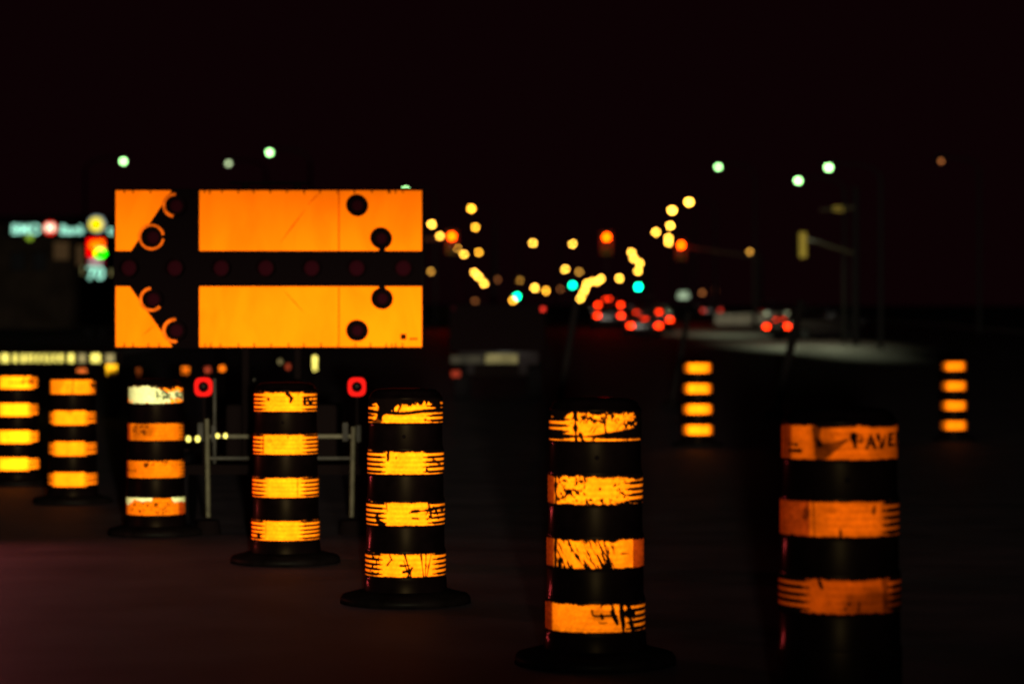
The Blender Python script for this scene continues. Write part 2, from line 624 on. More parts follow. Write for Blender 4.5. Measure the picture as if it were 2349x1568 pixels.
def tape_colour(u, v, spec, seed, front):
    """colour of the tape at u (-1 left .. 1 right, as seen from the front) and v (0 top .. 1 bottom)"""
    asp = 0.60
    m = np.ones_like(u)
    n1 = fbm(u * 4 + 7, v * 3 * asp + 3, seed)
    n2 = fbm(u * 16 + 1, v * 14 * asp, seed + 31)
    tint = spec.get('tint', 1.0)  # tape brightness; on some barrels headlight strength is painted in
    col = ORANGE[None, :] * tint * np.ones((len(u), 3))
    col[:, 1] *= spec.get('hue', 1.0)
    col *= (0.74 + 0.5 * n1)[:, None]
    # ribs showing towards the tape's sides, their shading painted as dark lines
    ns = spec.get('ribs', 5)
    s = 0.5 + 0.5 * np.cos(2 * np.pi * (ns * v - 0.45))
    lo, hi = spec.get('stripes', (0.58, 0.58))
    if lo is not None:
        k = sst(lo - 0.03, lo + 0.16, -u)
        m *= 1 - 0.96 * sst(0.86 - 0.66 * k, 1.0 - 0.50 * k, s) * (k > 0.0)
    if hi is not None:
        k = sst(hi - 0.03, hi + 0.16, u)
        m *= 1 - 0.96 * sst(0.86 - 0.66 * k, 1.0 - 0.50 * k, s) * (k > 0.0)
    col *= (1 - 0.20 * s * (1 - sst(0.3, 0.6, np.abs(u - 0.1))))[:, None]
    # ragged edges
    tr_, br_ = spec.get('ragged', (0.05, 0.02))
    e = 0.55 * fbm(u * 4.5, u * 0 + seed, seed + 3) + 0.45 * fbm(u * 17, u * 0 + seed, seed + 13)
    e2 = fbm(u * 13, u * 0 + seed + 40, seed + 4)
    m *= sst(-0.012, 0.03, v - tr_ * (e - 0.15) * 1.6)
    m *= sst(-0.012, 0.03, (1 - v) - br_ * (e2 - 0.15) * 1.6)
    for it in spec.get('marks', ()):
        k = it[0]
        if k == 'line':
            m *= 1 - it[6] * seg_mask(u, v, it[1], it[2], it[3], it[4], it[5], asp, seed + 11) * front
        elif k == 'blot':
            _, bu, bv, ru, rv, sg = it
            q = np.hypot((u - bu) / ru, (v - bv) / rv) + (n2 - 0.5) * 1.1
            m *= 1 - sg * (1 - sst(0.75, 1.15, q)) * front
        elif k == 'speck':
            _, u0, u1, v0, v1, th = it
            ins = sst(u0 - .05, u0 + .05, u) * (1 - sst(u1 - .05, u1 + .05, u)) * sst(v0 - .06, v0 + .06, v) * (1 - sst(v1 - .06, v1 + .06, v))
            q = fbm(u * 19, v * 16 * asp, seed + 77)
            m *= 1 - 0.92 * ins * sst(th, th + 0.07, q)
        elif k == 'streak':
            _, u0, u1, th, slant = it
            ins = sst(u0 - .05, u0 + .05, u) * (1 - sst(u1 - .05, u1 + .05, u))
            q = fbm((u - slant * v) * 22, v * 3.2, seed + 51)
            m *= 1 - 0.9 * ins * sst(th, th + 0.09, q)
        elif k == 'wedge':      # dark where vtop(u) < v < vbot(u), given at three u's
            _, us, vt, vb, sg = it
            a = np.interp(u, us, vt) + (e - 0.5) * 0.05
            b = np.interp(u, us, vb) + (e2 - 0.5) * 0.03
            m *= 1 - sg * sst(-0.03, 0.02, v - a) * (1 - sst(-0.02, 0.03, v - b)) * front
        elif k == 'red':        # strip of dull red in place of the orange
            _, u0, u1, g = it
            ins = sst(u0 - .02, u0 + .02, u) * (1 - sst(u1 - .02, u1 + .02, u)) * front
            col = col * (1 - ins[:, None]) + ins[:, None] * np.array((0.19, 0.019, 0.001)) * g * (0.6 + 0.8 * n2[:, None])
        elif k == 'white':      # pale tape
            _, us, vt, vb, rag = it
            a = np.interp(u, us, vt) + (e - 0.5) * rag
            b = np.interp(u, us, vb) + (e2 - 0.5) * rag * 1.3 + (n2 - 0.5) * rag
            ins = sst(-0.03, 0.03, v - a) * (1 - sst(-0.03, 0.05, v - b)) * front
            col = col * (1 - ins[:, None]) + ins[:, None] * WHITE * (0.75 + 0.5 * n2[:, None])
            m = np.maximum(m, ins * 0.95)
        elif k == 'shade':      # dull patch: grime, and painted dimming on the nearest and far barrels
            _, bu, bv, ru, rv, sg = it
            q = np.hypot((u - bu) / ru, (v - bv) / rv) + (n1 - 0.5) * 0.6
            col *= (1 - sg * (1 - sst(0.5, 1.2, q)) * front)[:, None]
    m = np.clip((m - 0.10) / 0.90, 0, 1)
    out = DARK[None, :] + m[:, None] * (col - DARK[None, :])
    return out


BAND_H = 0.142
PITCH = 0.30
TOP_Z = 1.214
ZT = [TOP_Z - PITCH * k for k in range(4)]
RB = [0.221, 0.227, 0.233, 0.239]        # band radii, top to bottom

barrel_meshes = {}


def barrel_body():
    prof = [(0.0, 1.275), (0.10, 1.275), (0.175, 1.268), (0.203, 1.250), (0.211, 1.228)]
    for k in range(4):
        r = RB[k] - 0.002
        zt, zb = ZT[k], ZT[k] - BAND_H
        prof += [(r - 0.001, zt + 0.012), (r, zt + 0.003), (r, zb - 0.003), (r - 0.002, zb - 0.010)]
        if k < 3:
            n = RB[k + 1] - 0.008
            prof += [(n - 0.001, zb - 0.018), (n + 0.0005, ZT[k + 1] + 0.022)]
    prof += [(0.243, 0.150), (0.247, 0.075)]
    return prof


def make_barrel(x, y, z, label, bands, rz=0.0, near=True, lids=None):
    t = thing('traffic_barrel', label, 'traffic barrel', (x, y, z), rz, 'construction barrels along the closed lane')
    if 'body' not in barrel_meshes:
        o = MB().lathe(barrel_body(), 72).build('body', M['black_plastic'], t, True)
        b = MB().lathe([(0.24, 0.078), (0.262, 0.082), (0.30, 0.070), (0.372, 0.052), (0.385, 0.036), (0.388, 0.004), (0.24, 0.004)], 64
                       ).build('rubber_base', M['rubber'], t, True)
        bo = MB()
        bo.ball((0.0, -0.2195, 0.995), 0.011, (1, 0.5, 1), 12)
        bo = bo.build('bolt', M['dark_steel'], t, True)
        barrel_meshes['body'] = (o.data, b.data, bo.data)
    else:
        for n, me in zip(('body', 'rubber_base', 'bolt'), barrel_meshes['body']):
            o = bpy.data.objects.new(n, me)
            C.objects.link(o)
            o.parent = t
    fa = 236 if near else 110
    ang = np.concatenate((np.linspace(-1.75, 1.75, fa), np.linspace(1.75, 2 * math.pi - 1.75, 22)[1:-1]))
    na = len(ang)
    nv = 34 if near else 18
    v = np.linspace(0, 1, nv)
    A, Vv = np.meshgrid(ang, v)
    A, Vv = A.ravel(), Vv.ravel()
    u = np.sin(A)
    front = (np.cos(A) > -0.02).astype(float)
    for k, spec in enumerate(bands):
        if spec is None:
            continue
        rr = RB[k]
        zz = ZT[k] - BAND_H * Vv
        ripple = 0.0006 * np.cos(2 * np.pi * 5 * Vv)
        co = np.stack(((rr + ripple) * np.sin(A), -(rr + ripple) * np.cos(A), zz), 1)
        faces = []
        for j in range(nv - 1):
            for i in range(na):
                i2 = (i + 1) % na
                faces.append((j * na + i, (j + 1) * na + i, (j + 1) * na + i2, j * na + i2))
        me = bpy.data.meshes.new('reflective_band')
        me.from_pydata(co.tolist(), [], faces)
        seed = int(abs(x) * 131 + y * 17) + k * 7
        cc = tape_colour(u, Vv, spec, seed, front)
        at = me.attributes.new('tape_colour', 'FLOAT_COLOR', 'POINT')
        at.data.foreach_set('color', np.concatenate((cc, np.ones((len(cc), 1))), 1).astype(np.float32).ravel())
        for p in me.polygons:
            p.use_smooth = True
        me.materials.append(M['tape'])
        o = bpy.data.objects.new('reflective_band', me)
        C.objects.link(o)
        o.parent = t
        if spec.get('label'):
            o['label'] = spec['label']
    return t


def place(px, pitch_px):
    d = FPX * PITCH / pitch_px
    return (px - 1174) / FPX * d, d


S = lambda **k: k

# strokes of the stencilled word on the nearest barrel
PAVE = [('line', 0.11, 0.32, 0.12, 0.64, 0.045, 0.95), ('line', 0.13, 0.32, 0.25, 0.33, 0.031, 0.75), ('line', 0.25, 0.34, 0.25, 0.46, 0.028, 0.7),
        ('line', 0.13, 0.49, 0.24, 0.48, 0.028, 0.6),
        ('line', 0.405, 0.34, 0.335, 0.66, 0.034, 0.9), ('line', 0.415, 0.34, 0.48, 0.65, 0.042, 0.95), ('line', 0.36, 0.56, 0.46, 0.56, 0.025, 0.8),
        ('line', 0.535, 0.32, 0.595, 0.64, 0.028, 0.95), ('line', 0.685, 0.31, 0.615, 0.62, 0.024, 0.90),
        ('line', 0.765, 0.30, 0.765, 0.62, 0.026, 0.95), ('line', 0.77, 0.30, 0.86, 0.30, 0.022, 0.85), ('line', 0.77, 0.45, 0.84, 0.45, 0.018, 0.8),
        ('line', 0.77, 0.61, 0.87, 0.60, 0.022, 0.85), ('line', 0.945, 0.30, 0.945, 0.62, 0.03, 0.9)]

x, y = place(40, 61.7)
make_barrel(x, y, zg(y), 'barrel with the brightest yellow bands, cut off by the left edge of the photo', [
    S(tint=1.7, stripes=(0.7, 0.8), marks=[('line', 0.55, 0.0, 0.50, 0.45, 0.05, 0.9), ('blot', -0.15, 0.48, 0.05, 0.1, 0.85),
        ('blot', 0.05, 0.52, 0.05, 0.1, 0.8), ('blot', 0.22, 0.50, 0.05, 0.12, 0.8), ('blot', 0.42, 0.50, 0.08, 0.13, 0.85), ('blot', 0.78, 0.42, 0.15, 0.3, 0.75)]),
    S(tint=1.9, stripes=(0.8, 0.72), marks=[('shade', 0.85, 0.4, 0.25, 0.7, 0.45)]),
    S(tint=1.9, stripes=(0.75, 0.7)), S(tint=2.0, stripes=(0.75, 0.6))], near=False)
x, y = place(167, 70.0)
make_barrel(x, y, zg(y), 'barrel second from the left edge, dark vertical seam on its clean top band', [
    S(tint=0.85, stripes=(0.9, 0.9), marks=[('line', 0.17, 0.0, 0.17, 1.0, 0.03, 0.6), ('blot', 0.93, 0.4, 0.1, 0.22, 0.85), ('shade', -0.5, 0.4, 0.3, 0.6, 0.25)]),
    S(tint=1.0, stripes=(0.66, 0.66), marks=[('shade', 0.05, 0.0, 0.15, 0.3, 0.4)]), S(tint=1.0, stripes=(0.6, 0.6), marks=[('line', -0.12, 0.95, 0.0, 0.7, 0.02, 0.5)]),
    S(tint=1.02, stripes=(0.6, 0.6))], near=False)
x, y = place(357, 84.5)
make_barrel(x, y, zg(y), 'barrel with a torn white top band, left of the arrow board trailer', [
    S(ragged=(0.2, 0.08), stripes=(None, None), label='torn pale white top band', marks=[('white', [-1, -0.9, 0.1, 0.4, 1], [0.0, 0.05, 0.02, 0.25, 0.35], [0.5, 0.95, 1.1, 0.95, 0.70], 0.42),
        ('speck', 0.1, 1.0, 0.0, 0.85, 0.50), ('line', 0.35, 0.1, 0.55, 0.5, 0.05, 0.8)]),
    S(tint=0.40, stripes=(None, 0.92), marks=[('red', -1.0, -0.82, 1.0), ('shade', -0.4, 0.5, 0.5, 0.6, 0.45), ('blot', -0.3, 0.5, 0.12, 0.12, 0.6), ('speck', -0.7, -0.1, 0.1, 0.7, 0.6)]),
    S(tint=0.44, stripes=(None, 0.92), marks=[('red', -1.0, -0.86, 1.0), ('blot', -0.2, 0.25, 0.1, 0.14, 0.8), ('line', -0.9, 0.58, -0.55, 0.58, 0.03, 0.7), ('shade', -0.6, 0.5, 0.3, 0.6, 0.3), ('speck', -0.2, 0.9, 0.0, 0.4, 0.62)]),
    S(tint=0.42, stripes=(None, None), marks=[('red', -1.0, -0.9, 1.0), ('red', 0.86, 1.0, 1.0), ('speck', -0.8, 0.6, 0.2, 0.9, 0.60),
        ('white', [-1, -0.85, -0.6, -0.45, 0.0, 0.06, 0.6, 0.7, 1.0], [0] * 9, [0.32, 0.42, 0.12, 0.2, 0.22, -0.1, -0.1, 0.24, 0.3], 0.12)], label='band with chipped white upper edge')])
x, y = place(655, 97.3)
B4 = make_barrel(x, y, zg(y), 'barrel standing right in front of the arrow board trailer, between its red lamps', [
    S(tint=0.88, ragged=(0.10, 0.02), stripes=(0.58, 0.62), marks=[('line', 0.12, 0.08, 0.28, 0.32, 0.045, 0.95), ('line', 0.28, 0.3, 0.24, 0.5, 0.04, 0.9), ('blot', -0.47, 0.40, 0.05, 0.1, 0.85),
        ('line', 0.66, 0.32, 0.67, 0.66, 0.05, 0.95), ('line', 0.76, 0.34, 0.82, 0.62, 0.035, 0.9), ('line', 0.9, 0.34, 0.86, 0.62, 0.03, 0.9), ('line', 0.66, 0.33, 0.9, 0.33, 0.03, 0.8), ('line', 0.5, 0.0, 0.48, 0.2, 0.02, 0.5)]),
    S(tint=0.88, stripes=(0.60, 0.62), marks=[('line', -0.62, 0.0, -0.62, 1.0, 0.016, 0.75), ('blot', -0.4, 0.35, 0.1, 0.1, 0.3), ('blot', 0.16, 0.15, 0.03, 0.08, 0.6)]),
    S(tint=0.94, stripes=(0.52, 0.56), marks=[('line', 0.44, 0.0, 0.44, 1.0, 0.016, 0.6), ('line', -0.45, 0, -0.45, 1, 0.01, 0.35)]),
    S(tint=0.98, stripes=(0.55, 0.5), marks=[('line', -0.5, 0.0, -0.5, 1.0, 0.012, 0.5), ('blot', -0.72, 0.78, 0.07, 0.1, 0.9), ('line', -0.15, 0.15, -0.02, 0.3, 0.012, 0.7), ('line', 0.6, 0.1, 0.7, 0.3, 0.015, 0.5)])])
x, y = place(930, 115.7)
make_barrel(x, y, zg(y), 'barrel with a dark gash across its top band, just right of the right red lamp', [
    S(ragged=(0.34, 0.03), stripes=(0.78, 0.62), marks=[('wedge', [-1, -0.75, -0.6, -0.35, -0.2, 0, 1], [-0.1] * 7, [0.28, 0.18, 0.50, 0.50, 0.28, 0.08, 0.08], 0.97),
        ('wedge', [-1, 0.0, 0.5, 1], [0.48, 0.52, 0.43, 0.38], [0.60, 0.66, 0.57, 0.57], 0.99), ('line', -0.55, 0.0, -0.62, 0.58, 0.135, 0.95), ('line', -0.60, 0.6, -0.75, 1.0, 0.095, 0.85),
        ('line', -0.25, 0.0, -0.29, 0.5, 0.027, 0.95), ('line', -0.05, 0.2, -0.15, 0.5, 0.027, 0.8), ('blot', 0.86, 0.1, 0.12, 0.4, 0.97), ('speck', 0.0, 0.9, 0.0, 0.25, 0.52), ('blot', 0.56, 0.86, 0.035, 0.05, 0.8)]),
    S(ragged=(0.10, 0.03), stripes=(0.50, 0.52), marks=[('line', -0.40, 0.02, -0.42, 0.42, 0.030, 0.95), ('blot', 0.58, 0.82, 0.04, 0.12, 0.9), ('blot', -0.2, 0.3, 0.02, 0.06, 0.7), ('line', 0.75, 0.4, 0.9, 0.6, 0.027, 0.8)]),
    S(ragged=(0.08, 0.03), stripes=(0.46, 0.62), marks=[('line', -0.7, 0.72, -0.52, 0.95, 0.068, 0.97), ('line', 0.2, 0.40, 0.95, 0.34, 0.030, 0.95), ('line', 0.22, 0.68, 0.36, 0.70, 0.024, 0.95), ('line', 0.6, 0.05, 0.68, 0.6, 0.024, 0.8),
        ('line', 0.14, 0.45, 0.3, 0.36, 0.019, 0.7), ('line', -0.45, 0.0, -0.42, 0.4, 0.019, 0.7), ('blot', -0.65, 0.5, 0.06, 0.08, 0.8), ('speck', 0.55, 1.0, 0.2, 0.8, 0.55)]),
    S(tint=1.05, ragged=(0.08, 0.03), stripes=(0.55, 0.72), marks=[('line', 0.02, 0.05, 0.18, 0.95, 0.032, 0.95), ('line', -0.08, 0.5, 0.14, 0.5, 0.027, 0.9), ('line', -0.02, 0.78, 0.14, 0.72, 0.027, 0.9), ('line', -0.3, 0.25, -0.4, 0.5, 0.027, 0.85), ('line', -0.35, 0.1, -0.28, 0.3, 0.022, 0.8),
        ('line', 0.42, 0.1, 0.48, 1.0, 0.024, 0.85), ('line', 0.54, 0.05, 0.52, 1.0, 0.019, 0.8), ('line', 0.66, 0.1, 0.56, 0.95, 0.019, 0.8), ('line', 0.2, 0.6, 0.1, 0.95, 0.027, 0.9), ('line', 0.0, 0.3, 0.1, 0.8, 0.019, 0.8), ('speck', -0.9, -0.6, 0.1, 0.9, 0.55), ('blot', 0.12, 1.0, 0.08, 0.08, 0.9)])])
x, y = place(1365, 143.5)
make_barrel(x, y, zg(y), 'tallest sharp barrel right of centre, its top band torn by a long dark wedge', [
    S(ragged=(0.16, 0.02), stripes=(0.60, 0.9), label='scuffed top band torn along its lower edge', marks=[('line', -0.47, -0.1, -0.44, 0.95, 0.047, 0.97), ('wedge', [-1, -0.55, -0.3, 0.15, 0.95, 1.0], [0.66, 0.79, 0.84, 0.73, 0.55, 0.5], [0.90, 0.90, 0.85, 0.92, 0.945, 1.1], 0.97),
        ('blot', -0.85, 0.05, 0.22, 0.30, 0.97), ('line', -0.36, 0.78, -0.28, 1.0, 0.068, 0.97), ('line', 0.17, 0.25, 0.19, 0.70, 0.024, 0.85), ('line', -0.35, 0.18, 0.15, 0.38, 0.019, 0.8), ('speck', -0.6, 1.0, 0.0, 0.40, 0.58), ('speck', 0.55, 1.0, 0.0, 0.6, 0.44),
        ('blot', -0.28, 0.2, 0.06, 0.10, 0.95), ('blot', -0.06, 0.36, 0.05, 0.06, 0.85), ('blot', 0.34, 0.17, 0.05, 0.08, 0.9), ('blot', 0.92, 0.35, 0.10, 0.35, 0.95), ('streak', -0.35, 0.7, 0.66, -0.5)]),
    S(ragged=(0.13, 0.06), stripes=(None, 0.62), marks=[('red', -1.0, -0.87, 0.9), ('line', -0.85, 0.0, -0.84, 1.0, 0.027, 0.9), ('speck', -0.85, -0.2, 0.0, 0.9, 0.56), ('blot', 0.06, 0.45, 0.03, 0.06, 0.97), ('speck', -0.3, 0.3, 0.75, 1.0, 0.56), ('blot', 0.1, 0.03, 0.12, 0.08, 0.8), ('blot', 0.88, 0.05, 0.12, 0.14, 0.9), ('speck', 0.3, 0.7, 0.1, 1, 0.62)]),
    S(ragged=(0.10, 0.05), stripes=(None, None), marks=[('red', -1.0, -0.86, 0.9), ('line', -0.83, 0.05, -0.83, 1.0, 0.030, 0.9), ('wedge', [-1, 0.15, 0.3, 0.36, 0.5, 1], [-0.1] * 6, [0.0, 0.02, 0.13, 0.13, 0.0, 0.0], 0.97), ('streak', -0.8, 0.35, 0.52, 0.28), ('line', -0.72, 0.7, -0.75, 1.0, 0.047, 0.97),
        ('red', 0.74, 1.0, 1.6), ('shade', 0.62, 0.5, 0.15, 0.6, 0.2), ('line', 0.5, 0.5, 0.66, 0.52, 0.019, 0.7)]),
    S(tint=1.06, ragged=(0.11, 0.03), stripes=(None, 0.60), label='lowest band with two dark tears on its right half', marks=[('red', -1.0, -0.87, 1.0), ('line', 0.50, 0.0, 0.53, 1.0, 0.043, 0.97), ('line', 0.60, 0.0, 0.73, 1.0, 0.074, 0.97), ('blot', 0.74, 0.45, 0.035, 0.12, 0.9), ('line', -0.05, 0.42, 0.38, 0.44, 0.022, 0.8), ('line', 0.08, 0.38, 0.11, 0.5, 0.027, 0.85),
        ('line', 0.30, 0.28, 0.40, 0.70, 0.035, 0.95), ('line', -0.1, 0.25, -0.08, 0.4, 0.022, 0.7), ('line', 0.05, 0.66, 0.2, 0.66, 0.024, 0.5), ('line', 0.28, 0.0, 0.34, 0.38, 0.022, 0.8), ('shade', 0.1, 0.4, 0.25, 0.25, 0.3), ('line', 0.12, 0.0, 0.08, 0.12, 0.016, 0.7)])])
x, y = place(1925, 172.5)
NB = make_barrel(x, y, zg(y), 'nearest barrel at the right with dull orange-red bands and stencilled letters on top', [  # low tint and hue paint in this barrel's weaker headlight return
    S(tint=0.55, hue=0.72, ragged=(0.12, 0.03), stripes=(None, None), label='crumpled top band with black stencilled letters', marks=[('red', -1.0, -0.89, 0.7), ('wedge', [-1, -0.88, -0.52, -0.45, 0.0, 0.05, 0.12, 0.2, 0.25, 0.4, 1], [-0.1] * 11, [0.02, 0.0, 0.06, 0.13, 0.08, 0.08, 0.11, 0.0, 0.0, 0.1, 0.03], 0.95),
        ('wedge', [-0.57, -0.52, -0.42, -0.28, -0.12, 0.02], [0.3, 0.40, 0.54, 0.53, 0.47, 0.40], [0.28, 1.02, 1.02, 0.86, 0.64, 0.42], 0.66), ('shade', -0.44, 0.75, 0.20, 0.40, 0.45), ('line', -0.52, 0.12, -0.46, 0.6, 0.045, 0.7), ('shade', -0.42, 0.35, 0.25, 0.5, 0.45), ('shade', 0.75, 0.75, 0.4, 0.3, 0.4), ('shade', -0.75, 0.55, 0.2, 0.25, 0.25),  # left wedge and the patches around it: fold shadow painted into the tape
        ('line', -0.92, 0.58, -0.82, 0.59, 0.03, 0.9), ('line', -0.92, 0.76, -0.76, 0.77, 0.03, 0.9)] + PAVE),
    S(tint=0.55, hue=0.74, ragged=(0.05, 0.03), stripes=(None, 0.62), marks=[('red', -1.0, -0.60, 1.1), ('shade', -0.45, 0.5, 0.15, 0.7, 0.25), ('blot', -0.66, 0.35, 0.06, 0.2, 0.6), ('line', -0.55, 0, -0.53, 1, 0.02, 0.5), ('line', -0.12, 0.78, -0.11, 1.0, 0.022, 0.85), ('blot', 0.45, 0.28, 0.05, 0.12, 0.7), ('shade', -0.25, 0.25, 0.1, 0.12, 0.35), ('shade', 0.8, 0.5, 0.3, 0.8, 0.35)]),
    S(tint=0.33, hue=0.62, ragged=(0.10, 0.05), stripes=(0.62, 0.68), marks=[('line', -0.48, -0.05, -0.40, 0.28, 0.022, 0.95), ('shade', 0.6, 0.9, 0.9, 0.6, 0.55), ('blot', 0.02, 0.7, 0.03, 0.06, 0.7), ('blot', -0.04, 0.84, 0.03, 0.06, 0.7), ('line', 0.18, 0.68, 0.17, 0.88, 0.02, 0.75), ('line', 0.62, 0.0, 0.62, 1.0, 0.04, 0.5), ('shade', 0.9, 0.8, 0.3, 0.5, 0.6), ('wedge', [-1, -0.6, -0.55, 1], [0.9, 0.97, 1.1, 1.1], [1.1] * 4, 0.9)]),  # darkest band, lower right most of all: headlight cutoff painted in
    None])
NB.scale = (1.04, 1.04, 1)
x, y = place(1600, 47.0)
FB = make_barrel(x, y, 0.10, 'small far barrel with four soft orange bands, right of the tall torn barrel', [
    S(tint=tn, stripes=(0.8, 0.8), marks=[('shade', -0.95, 0.5, 0.32, 2.0, 0.6), ('shade', 0.95, 0.5, 0.32, 2.0, 0.6)]) for tn in (1.5, 1.6, 1.6, 1.6)], near=False)  # shade marks paint the weaker return towards the band's sides
FB.scale = (0.95, 0.95, 1)
x, y = place(2187, 45.0)
FB2 = make_barrel(x, y, 0.115, 'small far barrel nearest the right edge of the photo', [
    S(tint=tn, stripes=(0.8, 0.8), marks=[('shade', -0.95, 0.5, 0.32, 2.0, 0.6), ('shade', 0.95, 0.5, 0.32, 2.0, 0.6)]) for tn in (1.1, 1.2, 1.2, 1.2)], near=False)  # side dimming painted here too
FB2.scale = (0.86, 0.86, 1)

# ------------------------------------------------------------------ arrow board trailer
BD = 20.4
bs = BD / FPX
bo = P(616, 616, BD)
ab = thing('arrow_board_trailer', 'big orange arrow board trailer with a black arrow pointing left', 'arrow board', (bo.x, BD, 0))
BX = lambda px: (px - 616) * bs
BZ = lambda py: CAM_H + (803 - py) * bs
MB().box((BX(616), 0.035, BZ(616)), (714 * bs, 0.05, 366 * bs), bevel=0.008).build('board_panel', M['board_black'], ab)
for pts in ([(265, 437), (393, 437), (300, 575), (265, 575)], [(265, 657), (297, 657), (395, 795), (265, 795)],
            [(457, 437), (967, 437), (967, 575), (457, 575)], [(457, 657), (967, 657), (967, 795), (457, 795)]):
    MB().prism([(BX(a), BZ(b)) for a, b in pts], 0.004, 0.0085).build('orange_sheet', M['sheeting'], ab)
# seam, creases and rivets of the sheets
for y0, y1 in ((438, 574), (658, 794)):
    MB().box((BX(777), 0.001, BZ((y0 + y1) / 2)), (3.4 * bs, 0.004, (y1 - y0) * bs)).build('sheet_seam', M['crease'], ab)
for a, b, c, d, wd in ((700, 480, 640, 560, 3.5), (705, 470, 735, 440, 3), (355, 745, 325, 770, 2.5), (650, 665, 700, 720, 2.5)):
    cr = MB()
    p0, p1 = Vector((BX(a), 0.002, BZ(b))), Vector((BX(c), 0.002, BZ(d)))
    dr = (p1 - p0).normalized()
    nr = Vector((-dr.z, 0, dr.x)) * wd * bs / 2
    cr.prism([((p0 + nr * 0.2).x, (p0 + nr * 0.2).z), ((p0 - nr * 0.2).x, (p0 - nr * 0.2).z), (((p0 + p1) / 2 - nr).x, ((p0 + p1) / 2 - nr).z),
              (p1.x, p1.z), (((p0 + p1) / 2 + nr).x, ((p0 + p1) / 2 + nr).z)], 0.0015, 0.0038)
    cr.build('sheet_crease', M['crease'], ab)
for py in (440, 791):
    def rivet(px, hh):
        MB().box((BX(px), 0.002, BZ(py)), (3 * bs, 0.004, hh * bs)).build('rivet', M['board_black'], ab)
    for px in (285, 305, 340, 365) if py > 700 else (285, 305, 345):
        rivet(px, 8)
    for px in list(range(470, 960, 38)) + [482, 896, 906]:
        rivet(px + random.uniform(-3, 3), random.uniform(5, 11))
MB().box((BX(925), 0.002, BZ(772)), (13 * bs, 0.004, 13 * bs)).build('inspection_sticker', M['board_black'], ab)
MB().box((BX(948), 0.002, BZ(777)), (18 * bs, 0.004, 4 * bs)).build('nameplate', M['board_black'], ab)
MB().box((BX(970), 0.02, BZ(616)), (4 * bs, 0.09, 372 * bs)).build('board_edge', M['dark_steel'], ab)


def board_lamp(px, py, rim, lens, r=23):
    c = (BX(px), -0.05, BZ(py))
    h = MB().ring((c[0], -0.05, c[2]), r * bs, 3 * bs, 0, 360, 40, 0.115).disc((c[0], -0.002, c[2]), r * bs, 0.012).build('board_lamp', M['lamp_hood'], ab)
    if lens:
        MB().ball((c[0], -0.02, c[2]), lens * bs, (1, 0.35, 1), 20).build('lens', M['dim_lens'], h, True)
    if rim:
        a0, a1, wdt = rim
        MB().ring((c[0], -0.112, c[2]), (r + 2.0) * bs, wdt * bs, a0, a1, 48, 0.006).build('visor_rim', M['hood_rim'], h)
    return h


board_lamp(405, 473, (85, 262, 6.5), 15)
board_lamp(352, 545, (10, 350, 5.0), 15, 25)
board_lamp(352, 687, (95, 318, 6.0), 15)
board_lamp(405, 758, (85, 280, 6.5), 15)
for px, py in ((820, 472), (875, 547), (877, 685), (820, 758)):
    board_lamp(px, py, None, 13)
for px in (297, 402, 508, 610, 715, 818, 925):
    board_lamp(px, 615, None, 18, 21)
for py in (573, 660):
    MB().box((BX(876), 0.002, BZ(py)), (15 * bs, 0.006, 8 * bs)).build('arrow_tip', M['board_black'], ab)
MB().box((BX(615), 0.12, BZ(418)), (180 * bs, 0.06, 5 * bs), bevel=0.004).build('top_rail', M['dark_steel'], ab)
for px in (560, 680):
    MB().tube((BX(px), 0.10, BZ(800)), (BX(px), 0.10, BZ(420)), 0.03).build('mast', M['dark_steel'], ab)
    MB().tube((BX(px), 0.10, 0.55), (BX(px), 0.10, BZ(800)), 0.035).build('mast', M['dark_steel'], ab)
def BXo(px, yo):
    """trailer-space x of a photo pixel for a part yo metres behind (or, negative, before) the board"""
    return ((px - 1174) - (616 - 1174)) * bs + (px - 1174) * bs * yo / BD


def BZo(py, yo):
    return CAM_H + (803 - py) * bs * (1 + yo / BD)


# chassis
fr = MB()
fr.box((BX(640), 0.30, 0.52), (1.45, 1.7, 0.08))
fr.box((BX(640), 1.7, 0.50), (0.09, 1.6, 0.08))
fr.build('chassis', M['dark_steel'], ab)
MB().box((BXo(642, -0.62), -0.62, BZo(1000, -0.62)), (325 * bs, 0.05, 9 * bs), bevel=0.006).build('rear_crossbar', M['grey_steel'], ab)
MB().box((BXo(642, -0.6), -0.60, BZo(1050, -0.6)), (320 * bs, 0.05, 7 * bs), bevel=0.006).build('rear_crossbar', M['pale_paint'], ab)
MB().box((BX(640), 0.55, 0.80), (0.95, 0.75, 0.48), bevel=0.03).build('battery_box', M['dark_steel'], ab)
for sx in (-1, 1):
    xx = BX(640) + sx * 0.86
    wl = MB().disc((xx, 0.35, 0.31), 0.31, 0.17, 32, 'X').build('wheel', M['tyre'], ab)
    MB().disc((xx + sx * 0.075, 0.35, 0.31), 0.18, 0.06, 24, 'X').build('rim', M['rim'], wl)
    MB().box((xx, 0.35, 0.66), (0.22, 0.78, 0.03), bevel=0.012).build('mudguard', M['dark_steel'], ab)
